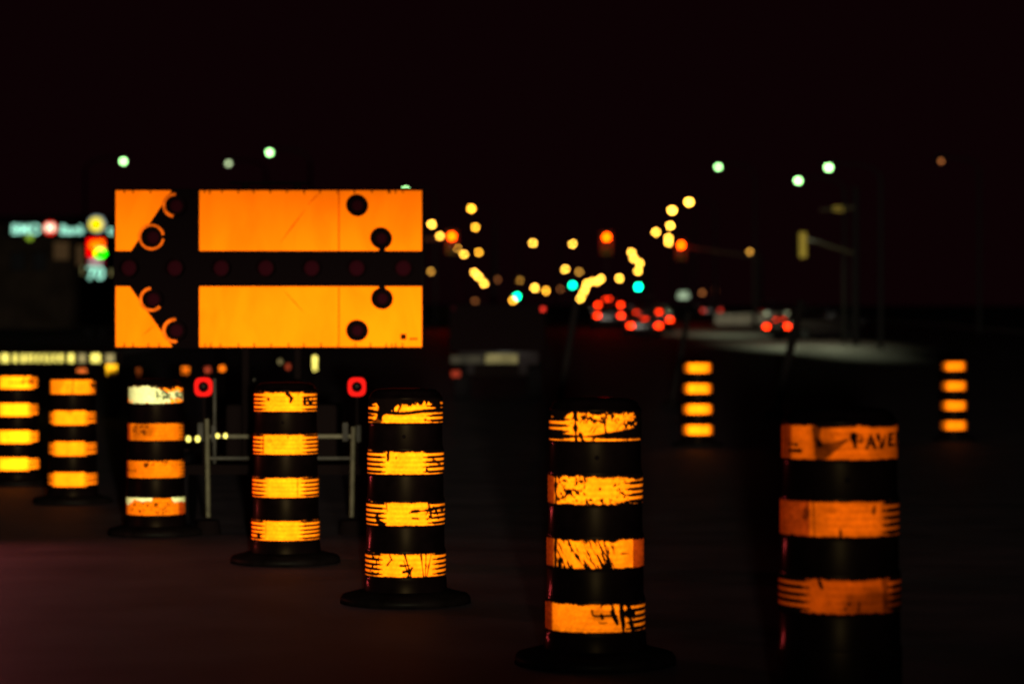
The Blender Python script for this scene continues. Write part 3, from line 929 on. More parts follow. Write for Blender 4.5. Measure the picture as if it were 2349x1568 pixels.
for (px, lean, t0) in ((476, -3, 960), (808, 4, 978)):
    js = MB()
    js.tube((BXo(px - lean * 0.5, -0.66), -0.66, 0.14), (BXo(px + lean * 0.5, -0.66), -0.66, BZo(t0, -0.66)), 5.2 * bs, seg=14)
    js = js.build('jack_stand', M['grey_steel'], ab)
    MB().disc((BXo(px - lean * 0.5, -0.66), -0.66, 0.0575), 0.09, 0.115, 20, 'Z', 0.11).build('jack_foot', M['dark_steel'], js)
    MB().box((BXo(px - 16, -0.64), -0.64, BZo(990, -0.64)), (13 * bs, 0.04, 42 * bs), bevel=0.006).build('jack_bracket', M['pale_paint'], ab)
    MB().box((BXo(px + 15, -0.64), -0.64, BZo(994, -0.64)), (11 * bs, 0.04, 38 * bs), bevel=0.006).build('jack_bracket', M['pale_paint'], ab)
for px in (492, 583):
    MB().tube((BXo(px, -0.3), -0.30, 0.5), (BXo(px, -0.3), -0.30, BZo(868, -0.3)), 4 * bs).build('upright', M['pale_paint'], ab)
for px in (466, 818):
    c = Vector((BXo(px, -0.55), -0.55, BZo(887, -0.55)))
    lamp = MB()
    # rounded square with a round hole
    n = 48
    out, inn = [], []
    for k in range(n):
        a = 2 * math.pi * k / n
        ca, sa = math.cos(a), math.sin(a)
        q = 20.0 * bs
        out.append((c.x + q * math.copysign(abs(ca) ** 0.62, ca), c.z + q * 1.05 * math.copysign(abs(sa) ** 0.62, sa)))
        inn.append((c.x + 12.0 * bs * ca, c.z + 12.0 * bs * sa))
    for k in range(n):
        k2 = (k + 1) % n
        f = [lamp.bm.verts.new((p[0], yy, p[1])) for yy in (c.y, c.y + 0.025) for p in (out[k], out[k2], inn[k2], inn[k])]
        lamp.bm.faces.new(f[:4])
        lamp.bm.faces.new(f[4:][::-1])
        lamp.bm.faces.new((f[0], f[4], f[5], f[1]))
        lamp.bm.faces.new((f[2], f[6], f[7], f[3]))
    bmesh.ops.remove_doubles(lamp.bm, verts=lamp.bm.verts[:], dist=1e-6)
    lo = lamp.build('marker_lamp', M['red_ring'], ab)
    MB().disc((c.x, c.y + 0.02, c.z), 11.6 * bs, 0.02).build('lamp_core', M['lamp_hood'], lo)
    MB().ball((c.x, c.y + 0.008, c.z + 0.006), 3.2 * bs, (1, 0.4, 1), 12).build('bolt_head', M['pale_paint'], lo)
    MB().tube((c.x, c.y + 0.05, 0.56), (c.x, c.y + 0.05, c.z + 0.03), 0.016).build('lamp_post', M['dark_steel'], ab)
for px in (432, 453, 499, 517):  # pale beads: wheel reflectors, and a right pair standing for glints on metal
    MB().ball((BXo(px, -0.665), -0.665, BZo(1006 if px < 470 else 999, -0.665)), (6.5 if px < 470 else 5) * bs, (1, 0.5, 1.2), 14).build('reflector_glint', M['strip_yellow'], ab)
MB().box((BXo(445, -0.62), -0.62, BZo(1006, -0.62)), (62 * bs, 0.03, 8 * bs)).build('reflector_bar', M['dark_steel'], ab)
MB().box((BXo(505, -0.62), -0.62, BZo(999, -0.62)), (60 * bs, 0.03, 6 * bs)).build('reflector_bar', M['dark_steel'], ab)

# ------------------------------------------------------------------ low barricade with pale strips at the far left
fd = 46.0
fz = zg(fd)
fs = fd / FPX
fb = thing('long_barricade', 'low barricade rail with a row of pale yellow strips behind the left barrels', 'barricade', (P(130, 820, fd).x, fd, fz))
FX = lambda px: (px - 130) * fs
FZ = lambda py: CAM_H + (803 - py) * fs - fz
MB().box((FX(115), 0.03, FZ(821)), (330 * fs, 0.05, 34 * fs), bevel=0.01).build('rail', M['dark_steel'], fb)
for px in (-40, 60, 165, 268):
    MB().box((FX(px), 0.12, FZ(800) / 2 - 0.02), (0.07, 0.07, FZ(800) - 0.02)).build('leg', M['dark_steel'], fb)
for a, b, dim in ((-60, -8, 0), (0, 84, 0), (98, 142, 0), (156, 200, 0), (205, 236, 0), (243, 274, 0), (288, 318, 0), (333, 362, 0), (374, 402, 0), (417, 447, 0), (460, 498, 0),
                  (522, 592, 0), (602, 688, 1), (698, 803, 0), (812, 912, 1)):
    a, b = a * 0.2925, b * 0.2925
    MB().box((FX((a + b) / 2), -0.004, FZ(821)), ((b - a) * 0.68 * fs, 0.012, 20 * fs), bevel=0.003).build('reflective_strip', M['strip_dim' if dim else 'strip_yellow'], fb)

# amber marker panels on posts
mk = [(256, 849, 25, 26, 'yellow_tape', 'bright yellow square marker panel just left of the white-topped barrel'),
      (187, 855, 22, 21, 'brown_tape', 'dull orange square marker panel above the second barrel from the left'),
      (318, 853, 10, 17, 'brown_tape', 'narrow dull orange marker panel above the white-topped barrel'),
      (425, 850, 17, 17, 'amber_tape', 'small amber marker panel under the left part of the arrow board'),
      (510, 845, 12, 12, 'amber_tape', 'small orange marker panel right of the left red lamp'),
      (660, 841, 9, 12, 'red_tape', 'tiny dull red marker panel above the barrel in front of the trailer'),
      (476, 848, 12, 12, 'red_tape', 'dark red marker panel straight above the left red lamp'),
      (643, 829, 8, 10, 'strip_dim', 'tiny grey marker panel under the middle of the arrow board'),
      (722, 833, 9, 34, 'strip_yellow', 'upright pale yellow marker panel under the right half of the arrow board')]
for px, py, ww, hh, mm, lb in mk:
    d = 44.0
    s = d / FPX
    p = P(px, py, d)
    t = thing('marker_post', lb, 'marker post', (p.x, d, zg(d)), 0, 'marker posts beyond the trailer')
    MB().box((0, 0, p.z - zg(d)), (ww * s, 0.012, hh * s), bevel=0.004).build('marker_panel', M[mm], t)
    MB().tube((0, 0.03, 0.05), (0, 0.03, p.z - zg(d) + hh * s * 0.4), 0.018).build('post', M['dark_steel'], t)
    MB().lathe([(0.02, 0.07), (0.12, 0.05), (0.15, 0.0)], 20).build('rubber_foot', M['rubber'], t)

# ------------------------------------------------------------------ vehicles
def make_car(label, kind='sedan'):
    t = thing('car', label, 'car', (0, 0, 0), 0, 'cars queueing on the far road')
    h = {'sedan': 1.44, 'suv': 1.72}[kind]
    bh = {'sedan': 0.98, 'suv': 1.10}[kind]
    MB().loft([(0.0, 0.74, 0.42, bh - 0.12), (0.06, 0.84, 0.32, bh - 0.02), (0.35, 0.89, 0.24, bh), (1.6, 0.90, 0.20, bh), (3.0, 0.90, 0.22, bh - 0.02), (4.0, 0.86, 0.26, bh - 0.16), (4.45, 0.70, 0.36, bh - 0.30)], 20, 4.5).build('body', M['car_paint'], t, True)
    y0, y1 = (0.55, 0.95) if kind == 'sedan' else (0.10, 0.30)
    MB().loft([(y0, 0.74, bh - 0.08, bh + 0.02), (y1, 0.66, bh - 0.08, h - 0.08), (y1 + 0.3, 0.64, bh - 0.08, h - 0.05), (2.3, 0.64, bh - 0.08, h - 0.05), (2.6, 0.65, bh - 0.08, h - 0.10), (3.25, 0.72, bh - 0.1, bh)], 16, 4.0).build('window_glass', M['window_glass'], t, True)
    MB().loft([(y1 + 0.02, 0.55, h - 0.09, h - 0.04), (y1 + 0.3, 0.61, h - 0.055, h), (2.2, 0.61, h - 0.055, h), (2.55, 0.54, h - 0.10, h - 0.05)], 16, 3.0).build('roof', M['car_paint'], t, True)
    MB().box((0, -0.03, 0.47), (1.62, 0.14, 0.20), bevel=0.05).build('bumper', M['signal_black'], t)
    MB().box((0, -0.006, bh - 0.26), (0.32, 0.02, 0.13)).build('number_plate', M['plate'], t)
    for sx in (-1, 1):
        for yy in (0.85, 3.55):
            wl = MB().disc((sx * 0.80, yy, 0.32), 0.32, 0.20, 28, 'X').build('wheel', M['tyre'], t)
            MB().disc((sx * 0.89, yy, 0.32), 0.20, 0.03, 20, 'X').build('rim', M['rim'], wl)
        MB().box((sx * 0.68, -0.012, bh - 0.30), (0.26, 0.06, 0.15), bevel=0.03).build('tail_light', M['tail'], t)
        MB().box((sx * 0.92, 2.75, bh + 0.03), (0.16, 0.10, 0.12), bevel=0.03).build('side_mirror', M['car_paint'], t)
        MB().box((sx * 0.60, 4.40, bh - 0.36), (0.28, 0.08, 0.12), bevel=0.03).build('headlight', M['car_glass'], t)
    return t


def set_mat(objs, m):
    for o in objs:
        o.data = o.data.copy()
        o.data.materials.clear()
        o.data.materials.append(m)


def kids(t, name):
    return [c for c in t.children if c.name.split('.')[0] == name]


def place_car(src, px, d, yaw, label):
    r, made = dup(src, ((px - 1174) / FPX * d, d, zg(d)), R(yaw), label, 'cars queueing on the far road')
    r.rotation_euler = (R(1.43), 0, R(yaw)) if abs(yaw) < 1 else (0, 0, R(yaw))
    return r, made


sedan = make_car('dark car at the near left of the queue with a low left brake light', 'sedan')
sedan.location = ((1478 - 1174) / FPX * 118, 118, zg(118))
sedan.rotation_euler = (R(1.43), 0, 0)
sedan.location.z -= 0.13
suv = make_car('tall dark car at the left end of the queue with four red lamps', 'suv')
suv.location = ((1397 - 1174) / FPX * 140, 140, zg(140))
suv.rotation_euler = (R(1.43), 0, 0)
set_mat(kids(suv, 'tail_light'), M['tail'])
# extra upper lamps and a high brake lamp on the tall car
for sx in (-1, 1):
    MB().box((sx * 0.66, 0.02, 1.42), (0.20, 0.06, 0.16), bevel=0.03).build('upper_lamp', M['tail'], suv)
MB().box((-0.10, 0.20, 1.765), (0.42, 0.05, 0.04)).build('high_brake_light', M['tail'], suv)
c, m = place_car(suv, 1486, 150, 0, 'dark car second row of the queue, its roof below the green signal')
for o in list(c.children):
    if o.name.split('.')[0] in ('upper_lamp', 'high_brake_light'):
        bpy.data.objects.remove(o)
c.location.z += 0.12
c, m = place_car(sedan, 1507, 131, 0, 'dark car at the right end of the left queue with merging red lights')
c, m = place_car(sedan, 1612 + 20, 190, 0, 'lone far car with dim red lights left of the pale road wall')
set_mat(m['tail_light'], M['tail_dim'])
c, m = place_car(sedan, 1782, 110, -52, 'car turning across the right lanes with two small red lights')
c.location.z -= 0.05
c, m = place_car(sedan, 1788, 127, -78, 'car behind the turning one, a single orange-red light showing')
set_mat(m['tail_light'], M['tail'])
c, m = place_car(sedan, 1757, 165, 183, 'oncoming car with faint pale headlights beyond the turning cars')
set_mat(m['headlight'], M['head_dim'])
set_mat(m['tail_light'], M['tail_dim'])

# stopped car just left of the view; its tail lights redden the road and the barrels' left edges
c, m = dup(sedan, (-6.0, 18.6, 0.0), 0, 'dark car stopped at the left kerb beyond the left edge of the photo', 'cars stopped near the barrels')
for i, tl in enumerate(m['tail_light']):
    sx = -1 if i == 0 else 1
    ld = bpy.data.lights.new('tail_light_glow', 'SPOT')
    ld.energy = 980
    ld.color = (1.0, 0.20, 0.22)
    ld.spot_size = R(175)
    ld.spot_blend = 0.9
    ld.shadow_soft_size = 0.12
    lo = bpy.data.objects.new('tail_light_glow', ld)
    C.objects.link(lo)
    lo.parent = c
    lo.location = (sx * 0.68, -0.16, 0.72)
    lo.rotation_euler = (R(-82), 0, R(38))

# box truck standing beyond the arrow board
td = 50.0
ts = td / FPX
tp = P(1140, 803, td)
tk = thing('box_truck', 'dark box truck seen from behind, pale bumper, right of the arrow board', 'truck', (tp.x, td, zg(td)))
TX = lambda px: (px - 1140) * ts
TZ = lambda py: CAM_H + (803 - py) * ts - zg(td)
MB().box((0, 2.4, (TZ(697) + TZ(806)) / 2), (222 * ts, 4.8, TZ(697) - TZ(806)), bevel=0.04).build('cargo_box', M['board_black'], tk)
MB().box((0, 2.6, 0.62), (0.9, 5.6, 0.22)).build('chassis', M['dark_steel'], tk)
MB().loft([(4.95, 0.92, 0.5, 1.75), (5.6, 0.92, 0.45, 1.72), (6.0, 0.90, 0.45, 1.25), (6.9, 0.85, 0.5, 1.05)], 18, 5).build('cab', M['car_paint'], tk, True)
MB().box((TX(1150), -0.05, TZ(822)), (74 * ts, 0.08, 22 * ts), bevel=0.015).build('bumper', M['bumper_pale'], tk)
MB().box((TX(1070), -0.03, TZ(824)), (76 * ts, 0.06, 20 * ts), bevel=0.015).build('bumper', M['pale_paint'], tk)
for sx in (-1, 1):
    for yy in (1.2, 5.7):
        wl = MB().disc((sx * 0.78, yy, 0.37), 0.37, 0.26, 28, 'X').build('wheel', M['tyre'], tk)
        MB().disc((sx * 0.90, yy, 0.37), 0.2, 0.03, 20, 'X').build('rim', M['rim'], wl)
MB().box((TX(975 + 70), -0.06, TZ(857)), (20 * ts, 0.04, 14 * ts), bevel=0.008).build('tail_light', M['tail_faint'], tk)
MB().box((TX(1104), -0.06, TZ(851)), (13 * ts, 0.04, 13 * ts), bevel=0.008).build('tail_light', M['tail_faint'], tk)
MB().box((TX(1245), -0.03, TZ(709)), (9 * ts, 0.05, 9 * ts), bevel=0.008).build('clearance_lamp', M['tail_dim'], tk)
MB().box((TX(1040), -0.03, TZ(707)), (9 * ts, 0.05, 9 * ts), bevel=0.008).build('clearance_lamp', M['dim_lens'], tk)

# leaning dark posts between the truck and the far road
for (xa, ya, xb, yb, d, wd, lb) in ((1322, 690, 1302, 812, 46, 15, 'dark leaning post just right of the box truck'),
                                    (1580, 715, 1562, 812, 48, 13, 'dark short leaning post below the pale oval sign'),
                                    (1838, 690, 1806, 832, 44, 20, 'dark leaning post in front of the right-hand car lights')):
    a, b = P(xb, yb, d), P(xa, ya, d)
    t = thing('leaning_post', lb, 'post', (a.x, d, zg(d)), 0, 'leaning sign posts')
    dx = (b.x - a.x) / (b.z - a.z)
    z0 = zg(d)
    lo = Vector((-(a.z - z0) * dx, 0, 0.04))
    hi = Vector((b.x - a.x, 0, b.z - z0))
    s = d / FPX
    MB().tube(lo, hi, wd * s / 2, seg=14).build('post', M['signal_black'], t)
    MB().lathe([(0.05, 0.12), (0.17, 0.09), (0.22, 0.0)], 24, lo.x).build('rubber_foot', M['rubber'], t)

# pale low wall beside the far right lanes
wd_ = 160.0
wa, wb = P(1640, 735, wd_), P(1835, 735, wd_)
wz = zg(wd_)
o = MB()
o.prism([(0, 0), (wb.x - wa.x, 0), (wb.x - wa.x, 0.72), (0, 0.72)], 0, 0.28)
o.prism([(-0.02, -0.02), (wb.x - wa.x + 0.02, -0.02), (wb.x - wa.x + 0.02, 0.22), (-0.02, 0.22)], -0.12, 0.40)
bw = o.build('concrete_wall', M['concrete'], None, loc=(wa.x, wd_, wz))
tag(bw, 'long low pale concrete wall beside the far right lanes', 'wall')

# ------------------------------------------------------------------ street lamps
ORD = ['first', 'second', 'third', 'fourth', 'fifth', 'sixth', 'seventh', 'eighth', 'ninth', 'tenth', 'eleventh', 'twelfth', 'thirteenth']


def solve_d(py, hl, lo=60, hi=1400):
    f = lambda d: zg(d) + hl - CAM_H - (803 - py) / FPX * d
    for _ in range(60):
        m_ = (lo + hi) / 2
        if f(m_) > 0:
            lo = m_
        else:
            hi = m_
    return (lo + hi) / 2


LH = 9.0


def make_lamp(label, head, m, group):
    t = thing('street_lamp', label, 'street lamp', (0, 0, 0), 0, group)
    MB().tube((0, 0, 0), (0, 0, LH - 0.4), 0.11, 0.07).build('pole', M['pole'], t)
    a = MB()
    pts = [(0, LH - 0.45), (0.25, LH - 0.05), (0.8, LH + 0.13), (1.6, LH + 0.18)]
    for p, q in zip(pts[:-1], pts[1:]):
        a.tube((p[0], 0, p[1]), (q[0], 0, q[1]), 0.045, seg=10)
    a.build('arm', M['pole'], t)
    MB().loft([(-0.17, 0.20, 0.0, 0.10), (-0.10, 0.36, -0.02, 0.16), (0.10, 0.36, -0.02, 0.16), (0.17, 0.20, 0.0, 0.10)], 14, 2.6).build('lamp_head', M['pole'], t, True, loc=(2.0, 0, LH + 0.12))
    MB().ball((0, 0, 0), 1.0, (1.0, 0.8, 0.95), 16).build('lens', m, t, True, loc=(2.0, 0, LH))
    return t


lamp_src = {}


def lamp_at(px, py, m, label, side, group, rmul=1.0, hl=LH):
    d = solve_d(py, hl)
    p = P(px, py, d)
    key = m.name
    loc = (p.x - side * 2.0, d, p.z - hl)
    rz = 0 if side > 0 else math.pi
    if key not in lamp_src:
        t = make_lamp(label, None, m, group)
        lamp_src[key] = t
        t.location = loc
        t.rotation_euler = (0, 0, rz)
        lens = kids(t, 'lens')[0]
    else:
        t, made = dup(lamp_src[key], loc, rz, label, group)
        lens = made['lens'][0]
    r = max(0.18, 0.00060 * d) * rmul
    lens.scale = (r, r, r * LH / hl)
    t.scale = (1, 1, hl / LH)
    return t, d


SOD = 'yellow street lamps along the far road'
left_row = [(1081, 478, 'sodium_orange'), (990, 514, 'sodium'), (1090, 521, 'sodium_orange'), (1009, 541, 'sodium'), (1047, 570, 'sodium'), (1098, 578, 'sodium_orange'), (1064, 583, 'sodium'),
            (1088, 625, 'sodium'), (1097, 634, 'sodium'), (1110, 650, 'sodium'), (1176, 689, 'sodium_orange')]
for i, (px, py, m) in enumerate(left_row):
    lamp_at(px, py, M[m], 'yellow street lamp, %s from the top, in the row right of the arrow board' % ORD[i] if i else 'orange-yellow street lamp, topmost of those just right of the arrow board', -1 if px > 1070 and py < 600 and m == 'sodium_orange' else 1, SOD)
mid = [(1222, 557, 'sodium', 'bright yellow street lamp high in the gap, left of the level pair'),
       (1313, 559, 'sodium', 'bright yellow street lamp high in the gap, right of the level pair'),
       (1296, 617, 'sodium', 'yellow street lamp straight above the middle green signal'),
       (1328, 623, 'sodium_dim', 'dim amber street lamp right of the one above the middle green signal'),
       (1191, 643, 'sodium_dim', 'dim amber street lamp above the leftmost green signal'),
       (1226, 660, 'sodium', 'yellow street lamp right of the leftmost green signal'),
       (1252, 667, 'sodium_orange', 'amber street lamp, second to the right of the leftmost green signal'),
       (1284, 663, 'sodium_ember', 'very dim brown lamp left of the middle green signal'),
       (1420, 638, 'sodium', 'yellow street lamp standing alone left of the rightmost green signal'),
       (988, 622, 'sodium_dim', 'dim yellow lamp touching the right edge of the arrow board'),
       (1140, 641, 'sodium_ember', 'large dim orange lamp between the left yellow row and the leftmost green signal'),
       (1610, 671, 'sodium_ember', 'dim brown lamp just right of the pale oval sign'),
       (1640, 667, 'sodium_ember', 'dim brown lamp, second to the right of the pale oval sign'),
       (1090, 690, 'sodium_ember', 'faint reddish lamp low over the box truck'),
       (1719, 577, 'sodium_dim', 'lone amber lamp between the right-hand red signal and the yellow signal housing')]
for px, py, m, lb in mid:
    lamp_at(px, py, M[m], lb, 1 if px < 1350 else -1, SOD)
clus = [(1378, 639), (1370, 645), (1358, 645), (1346, 650), (1342, 662), (1337, 673), (1330, 685)]
for i, (px, py) in enumerate(clus):
    lamp_at(px, py, M['sodium'], 'far yellow street lamp, %s down the merged diagonal cluster above the brake lights' % ORD[i], 1, SOD, 0.95)
right_row = [(1580, 463), (1541, 482), (1537, 517), (1504, 532), (1533, 545), (1533, 556), (1448, 578), (1453, 592), (1467, 603), (1463, 621)]
for i, (px, py) in enumerate(right_row):
    lamp_at(px, py, M['sodium'], 'yellow street lamp, %s from the top of the row climbing rightwards' % ORD[i], -1, SOD, 1.05)
LEDG = 'white-green street lamps'
led = [(283, 370, 'led', 'white-green street lamp above the left corner of the arrow board', 1), (524, 375, 'led_dim', 'dim grey street lamp above the arrow board, left of the bright one', -1),
       (618, 350, 'led', 'bright white-green street lamp above the middle of the arrow board', -1), (930, 436, 'led', 'white-green street lamp half hidden by the top right edge of the arrow board', -1),
       (1647, 383, 'led', 'white-green street lamp above the right end of the yellow row', -1), (1900, 384, 'led', 'topmost white-green street lamp at the right, over the yellow signal housing', -1),
       (1830, 414, 'led', 'white-green street lamp just left of and below the topmost right one', -1), (2158, 370, 'sodium_ember', 'barely lit street lamp high at the far right', -1)]
for px, py, m, lb, side in led:
    t, d = lamp_at(px, py, M[m], lb, side, LEDG, 0.45 if px == 2158 else 0.68, 7.0 if px in (1830, 1900) else LH)
    if px in (1830, 1900, 1647):
        ld = bpy.data.lights.new('street_lamp_light', 'SPOT')
        ld.energy = 2600 if px == 1900 else 9500
        ld.color = (0.85, 0.92, 0.55)
        ld.spot_size = R(34) if px == 1900 else R(60)
        ld.spot_blend = 0.95
        ld.shadow_soft_size = 0.3
        lo = bpy.data.objects.new('street_lamp_light', ld)
        C.objects.link(lo)
        lo.parent = t
        lo.location = (2.0, 0, LH - 0.5)
        lo.scale = (1, 7 if px == 1900 else 4, 1)      # throws its light along the road

# ------------------------------------------------------------------ traffic signals
def make_signal(label, m_on, which, d, px, py, face=0, arm=None, group='traffic signals', lens_r=0.16, housing='signal_housing'):
    p = P(px, py, d)
    zl = p.z - zg(d)
    off = {'red': 0.36, 'green': -0.36}[which]
    zc = zl - off
    t = thing('traffic_signal', label, 'traffic signal', (p.x, d, zg(d)), 0, group)
    MB().box((0, 0.12, zc), (0.36, 0.2, 1.12), bevel=0.04).build('housing', M[housing], t)
    MB().box((0, 0.24, zc), (0.66, 0.02, 1.40), bevel=0.006).build('backplate', M[housing], t)
    for k, nm in enumerate(('red', 'amber', 'green')):
        z = zc + 0.36 - 0.36 * k
        on = nm == which
        MB().ball((0, 0.0, z), lens_r if on else 0.14, (1, 0.45, 1), 18).build('signal_lens', m_on if on else M['car_glass'], t, True)
        MB().ring((0, -0.06, z), 0.175, 0.012, 0, 180, 24, 0.2).build('visor', M['signal_black'], t)
    if which == 'red':
        ld = bpy.data.lights.new('signal_halo_light', 'POINT')  # added before the lens so the housing shows a red halo
        ld.energy = 420
        ld.color = (1.0, 0.0, 0.0)
        ld.shadow_soft_size = 0.12
        lo = bpy.data.objects.new('signal_halo_light', ld)
        C.objects.link(lo)
        lo.parent = t
        lo.location = (0, -0.45, zl)
    if arm is None:
        MB().tube((0, 0.32, 0), (0, 0.32, zc + 0.7), 0.07).build('pole', M['pole'], t)
    else:
        L, rise = arm
        sx = 1 if L > 0 else -1
        MB().tube((0, 0.32, zc + 0.30), (L, 0.32, zc + 0.30 - rise), 0.06, 0.10).build('arm', M['grey_steel'], t)
        MB().tube((L, 0.32, 0), (L, 0.32, zc + 0.6 - rise), 0.13, 0.11).build('pole', M['pole'], t)
    return t


make_signal('red traffic signal left of the yellow lamps, right beside the arrow board', M['red_signal'], 'red', 146, 1036, 542, arm=(-3.2, 0.2))
make_signal('red traffic signal alone high above the brake lights', M['red_signal'], 'red', 148, 1391, 544)
make_signal('red traffic signal at the end of a pale arm under the right row of lamps', M['red_signal'], 'red', 172, 1562, 562, arm=(5.6, 0.8))
make_signal('leftmost green traffic signal, low beside a yellow lamp', M['green_signal'], 'green', 430, 1187, 680, lens_r=0.33)
make_signal('middle green traffic signal, dimmer than the one to its right', M['green_dim'], 'green', 446, 1313, 654, lens_r=0.34)
make_signal('rightmost green traffic signal, brightest of the three', M['green_signal'], 'green', 459, 1464, 658, lens_r=0.36)

# side-on yellow signal on the right, with its mast
sd = 100.0
ss = sd / FPX
sp = P(1840, 803, sd)
sg = thing('signal_mast', 'dull yellow signal housing side-on, hung from a mast at the right', 'traffic signal', (sp.x, sd, zg(sd)))
SX = lambda px: (px - 1840) * ss
SZ = lambda py: CAM_H + (803 - py) * ss - zg(sd)
MB().box((0, 0, SZ(562)), (17 * ss, 0.34, 58 * ss), bevel=0.03).build('housing', M['signal_yellow'], sg)
for py in (543, 562, 581):
    MB().disc((SX(1829), 0, SZ(py)), 0.13, 0.14, 20, 'X').build('visor', M['signal_black'], sg)
MB().tube((SX(1849), 0, SZ(552)), (SX(1872), 0, SZ(555)), 0.06).tube((SX(1872), 0, SZ(555)), (SX(1892), 0, SZ(562)), 0.06).tube((SX(1892), 0, SZ(562)), (SX(1955), 0, SZ(580)), 0.07).build('arm', M['grey_steel'], sg)
MB().tube((SX(1880), 0, SZ(482)), (SX(1960), 0, SZ(476)), 0.05, 0.08).build('upper_arm', M['grey_steel'], sg)
MB().box((SX(1922), 0, SZ(479)), (24 * ss, 0.1, 12 * ss), bevel=0.02).build('sign_plate', M['signal_yellow'], sg)
MB().tube((SX(1962), 0, 0), (SX(1962), 0, SZ(430)), 0.15, 0.11).build('mast', M['pole'], sg)

# pale oval backlit sign over the far road
od = 150.0
osc = od / FPX
op = P(1567, 678, od)
og = thing('oval_sign', 'pale greenish oval lit sign above the queue of brake lights', 'sign', (op.x, od, zg(od)))
oz = op.z - zg(od)
MB().loft([(-0.03, 14 * osc, oz - 7 * osc, oz + 3 * osc), (0.05, 14 * osc, oz - 7 * osc, oz + 3 * osc)], 24, 2.3).build('sign_face', M['sign_pale'], og)
MB().box((0, 0.0, oz + 7 * osc), (22 * osc, 0.06, 4 * osc), bevel=0.02).build('top_light', M['sign_pale'], og)
MB().tube((0, 0.12, 0), (0, 0.12, oz + 9 * osc), 0.06).build('post', M['pole'], og)

# ------------------------------------------------------------------ pylon sign and bank at the left
pd = 120.0
ps = pd / FPX
pp = P(220, 803, pd)
py_ = thing('pylon_sign', 'tall petrol pylon sign with a yellow disc on top, left of the arrow board', 'sign', (pp.x, pd, zg(pd)))
PX = lambda px: (px - 220) * ps
PZ = lambda p: CAM_H + (803 - p) * ps - zg(pd)
MB().disc((PX(222), 0, PZ(514)), 19 * ps, 0.20, 40).build('emblem_ring', M['disc_grey'], py_)
# scalloped yellow shell-shaped disc, as on the photo's round emblem
sh = MB()
pts = []
for k in range(60):
    a = 2 * math.pi * k / 60
    r = 15.5 * ps * (1 + 0.03 * math.cos(9 * a))
    pts.append((PX(221) + r * math.cos(a), PZ(515) + r * math.sin(a)))
sh.prism(pts, -0.13, -0.105)
sh.build('emblem_disc', M['disc_yellow'], py_)
MB().box((PX(220), 0, PZ(568)), (37 * ps, 0.2, 40 * ps)).build('red_panel', M['panel_red'], py_)
MB().disc((PX(217), -0.11, PZ(563)), 10 * ps, 0.016, 28).build('orange_spot', M['panel_orange'], py_)
MB().box((PX(232), -0.11, PZ(557)), (13 * ps, 0.016, 10 * ps)).build('orange_spot', M['panel_orange'], py_)
MB().prism([(PX(232 + 10 * math.cos(k * math.pi / 12)), PZ(571 - 3 * math.sin(k * math.pi / 12))) for k in range(24)], -0.128, -0.121).build('yellow_spot', M['panel_yellow'], py_)
MB().prism([(PX(231 + 13 * math.cos(k * math.pi / 12)), PZ(582 - 9 * math.sin(k * math.pi / 12))) for k in range(24)], -0.138, -0.130).build('green_spot', M['panel_green'], py_)
MB().box((PX(220), 0, PZ(600)), (36 * ps, 0.2, 22 * ps)).build('maroon_panel', M['panel_maroon'], py_)
MB().box((PX(220), -0.11, PZ(600)), (26 * ps, 0.016, 10 * ps)).build('price_strip', M['panel_pink'], py_)
MB().box((PX(220), 0.02, PZ(628)), (38 * ps, 0.2, 30 * ps)).build('price_box', M['signal_black'], py_)
lettering('price_digits', '70', 40 * ps, M['teal_text'], py_, (PX(220), -0.10, PZ(628)))
for px in (206, 234):
    MB().tube((PX(px), 0.02, 0), (PX(px), 0.02, PZ(643)), 0.09).build('post', M['pole'], py_)

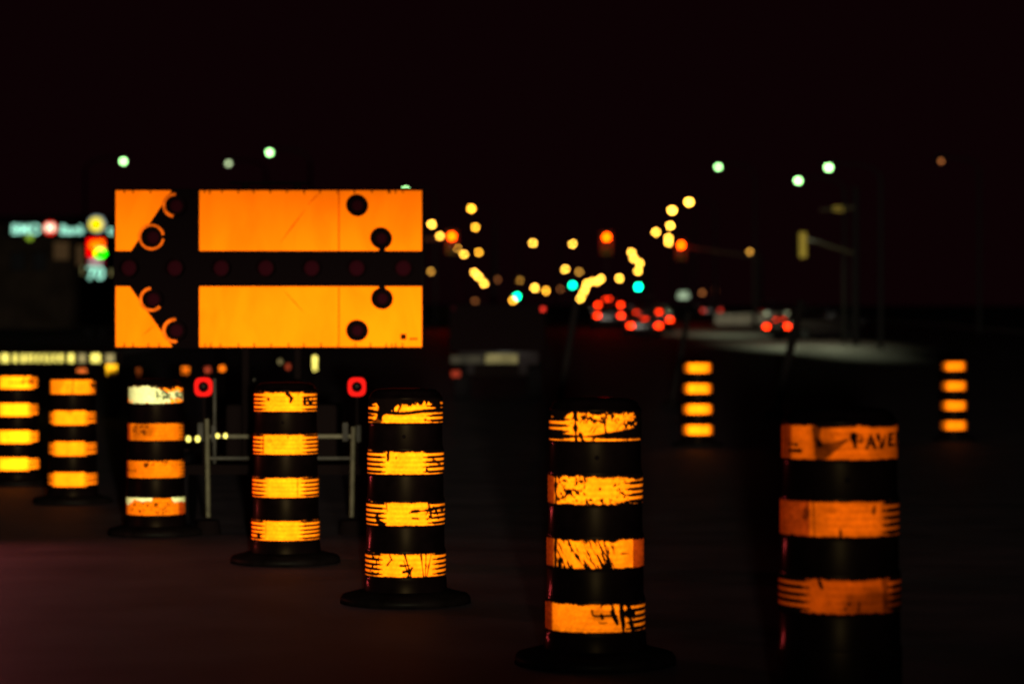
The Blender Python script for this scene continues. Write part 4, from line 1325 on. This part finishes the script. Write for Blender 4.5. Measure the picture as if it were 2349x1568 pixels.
kd = 142.0
ks = kd / FPX
kp = P(140, 803, kd)
bk = thing('bank_building', 'dark low bank building at the far left with glowing teal lettering', 'building', (kp.x, kd, zg(kd)))
KX = lambda px: (px - 140) * ks
KZ = lambda p: CAM_H + (803 - p) * ks - zg(kd)
MB().box((KX(90), 6.0, KZ(505) / 2 - 0.1), (640 * ks, 11.6, KZ(505) - 0.2)).build('wall', M['dark_wall'], bk)
MB().box((KX(90), 6.0, KZ(505) + 0.1), (656 * ks, 12.2, 0.3), bevel=0.05).build('roof', M['dark_steel'], bk)
MB().box((KX(150), 0.10, KZ(527)), (290 * ks, 0.12, 34 * ks)).build('sign_board', M['signal_black'], bk)
lettering('sign_lettering', 'BMO', 31 * ks, M['teal_text'], bk, (KX(60), -0.02, KZ(527)))
MB().disc((KX(115), 0.0, KZ(523)), 14.5 * ks, 0.05, 36).build('roundel', M['roundel_red'], bk)
lettering('roundel_letter', 'M', 25 * ks, M['roundel_white'], bk, (KX(115), -0.05, KZ(523)), 0.02)
lettering('sign_lettering', 'Bank', 29 * ks, M['teal_text'], bk, (KX(166), -0.02, KZ(528)))
lettering('sign_lettering', 'of', 29 * ks, M['teal_text'], bk, (KX(259), -0.02, KZ(529)))
for px, py, ww, hh, mm in ((140, 575, 34, 40, 'window_warm'), (185, 585, 20, 46, 'window_warm'), (192, 620, 12, 20, 'window_olive'), (255, 595, 10, 30, 'window_warm'), (254, 625, 8, 12, 'window_olive'), (40, 600, 30, 40, 'window_warm'), (90, 600, 28, 40, 'window_warm')):
    wf = MB().box((KX(px), 0.14, KZ(py)), ((ww + 4) * ks, 0.08, (hh + 4) * ks)).build('window', M['dark_steel'], bk)
    MB().box((KX(px), 0.09, KZ(py)), (ww * ks, 0.03, hh * ks)).build('pane', M[mm if mm == 'window_olive' or px < 200 and px > 100 else 'car_glass'], wf)
gl = thing('wall_lamp', 'small yellow-green lamp under the leftmost teal lettering', 'lamp', (P(68, 545, 141.5).x, 141.5, P(68, 545, 141.5).z))
MB().ball((0, 0, 0), 8 * ks, (1, 0.7, 0.8), 16).build('lens', M['yellowgreen'], gl, True)
MB().box((0, 0.30, 0.06), (0.12, 0.36, 0.10), bevel=0.02).build('bracket', M['dark_steel'], gl)
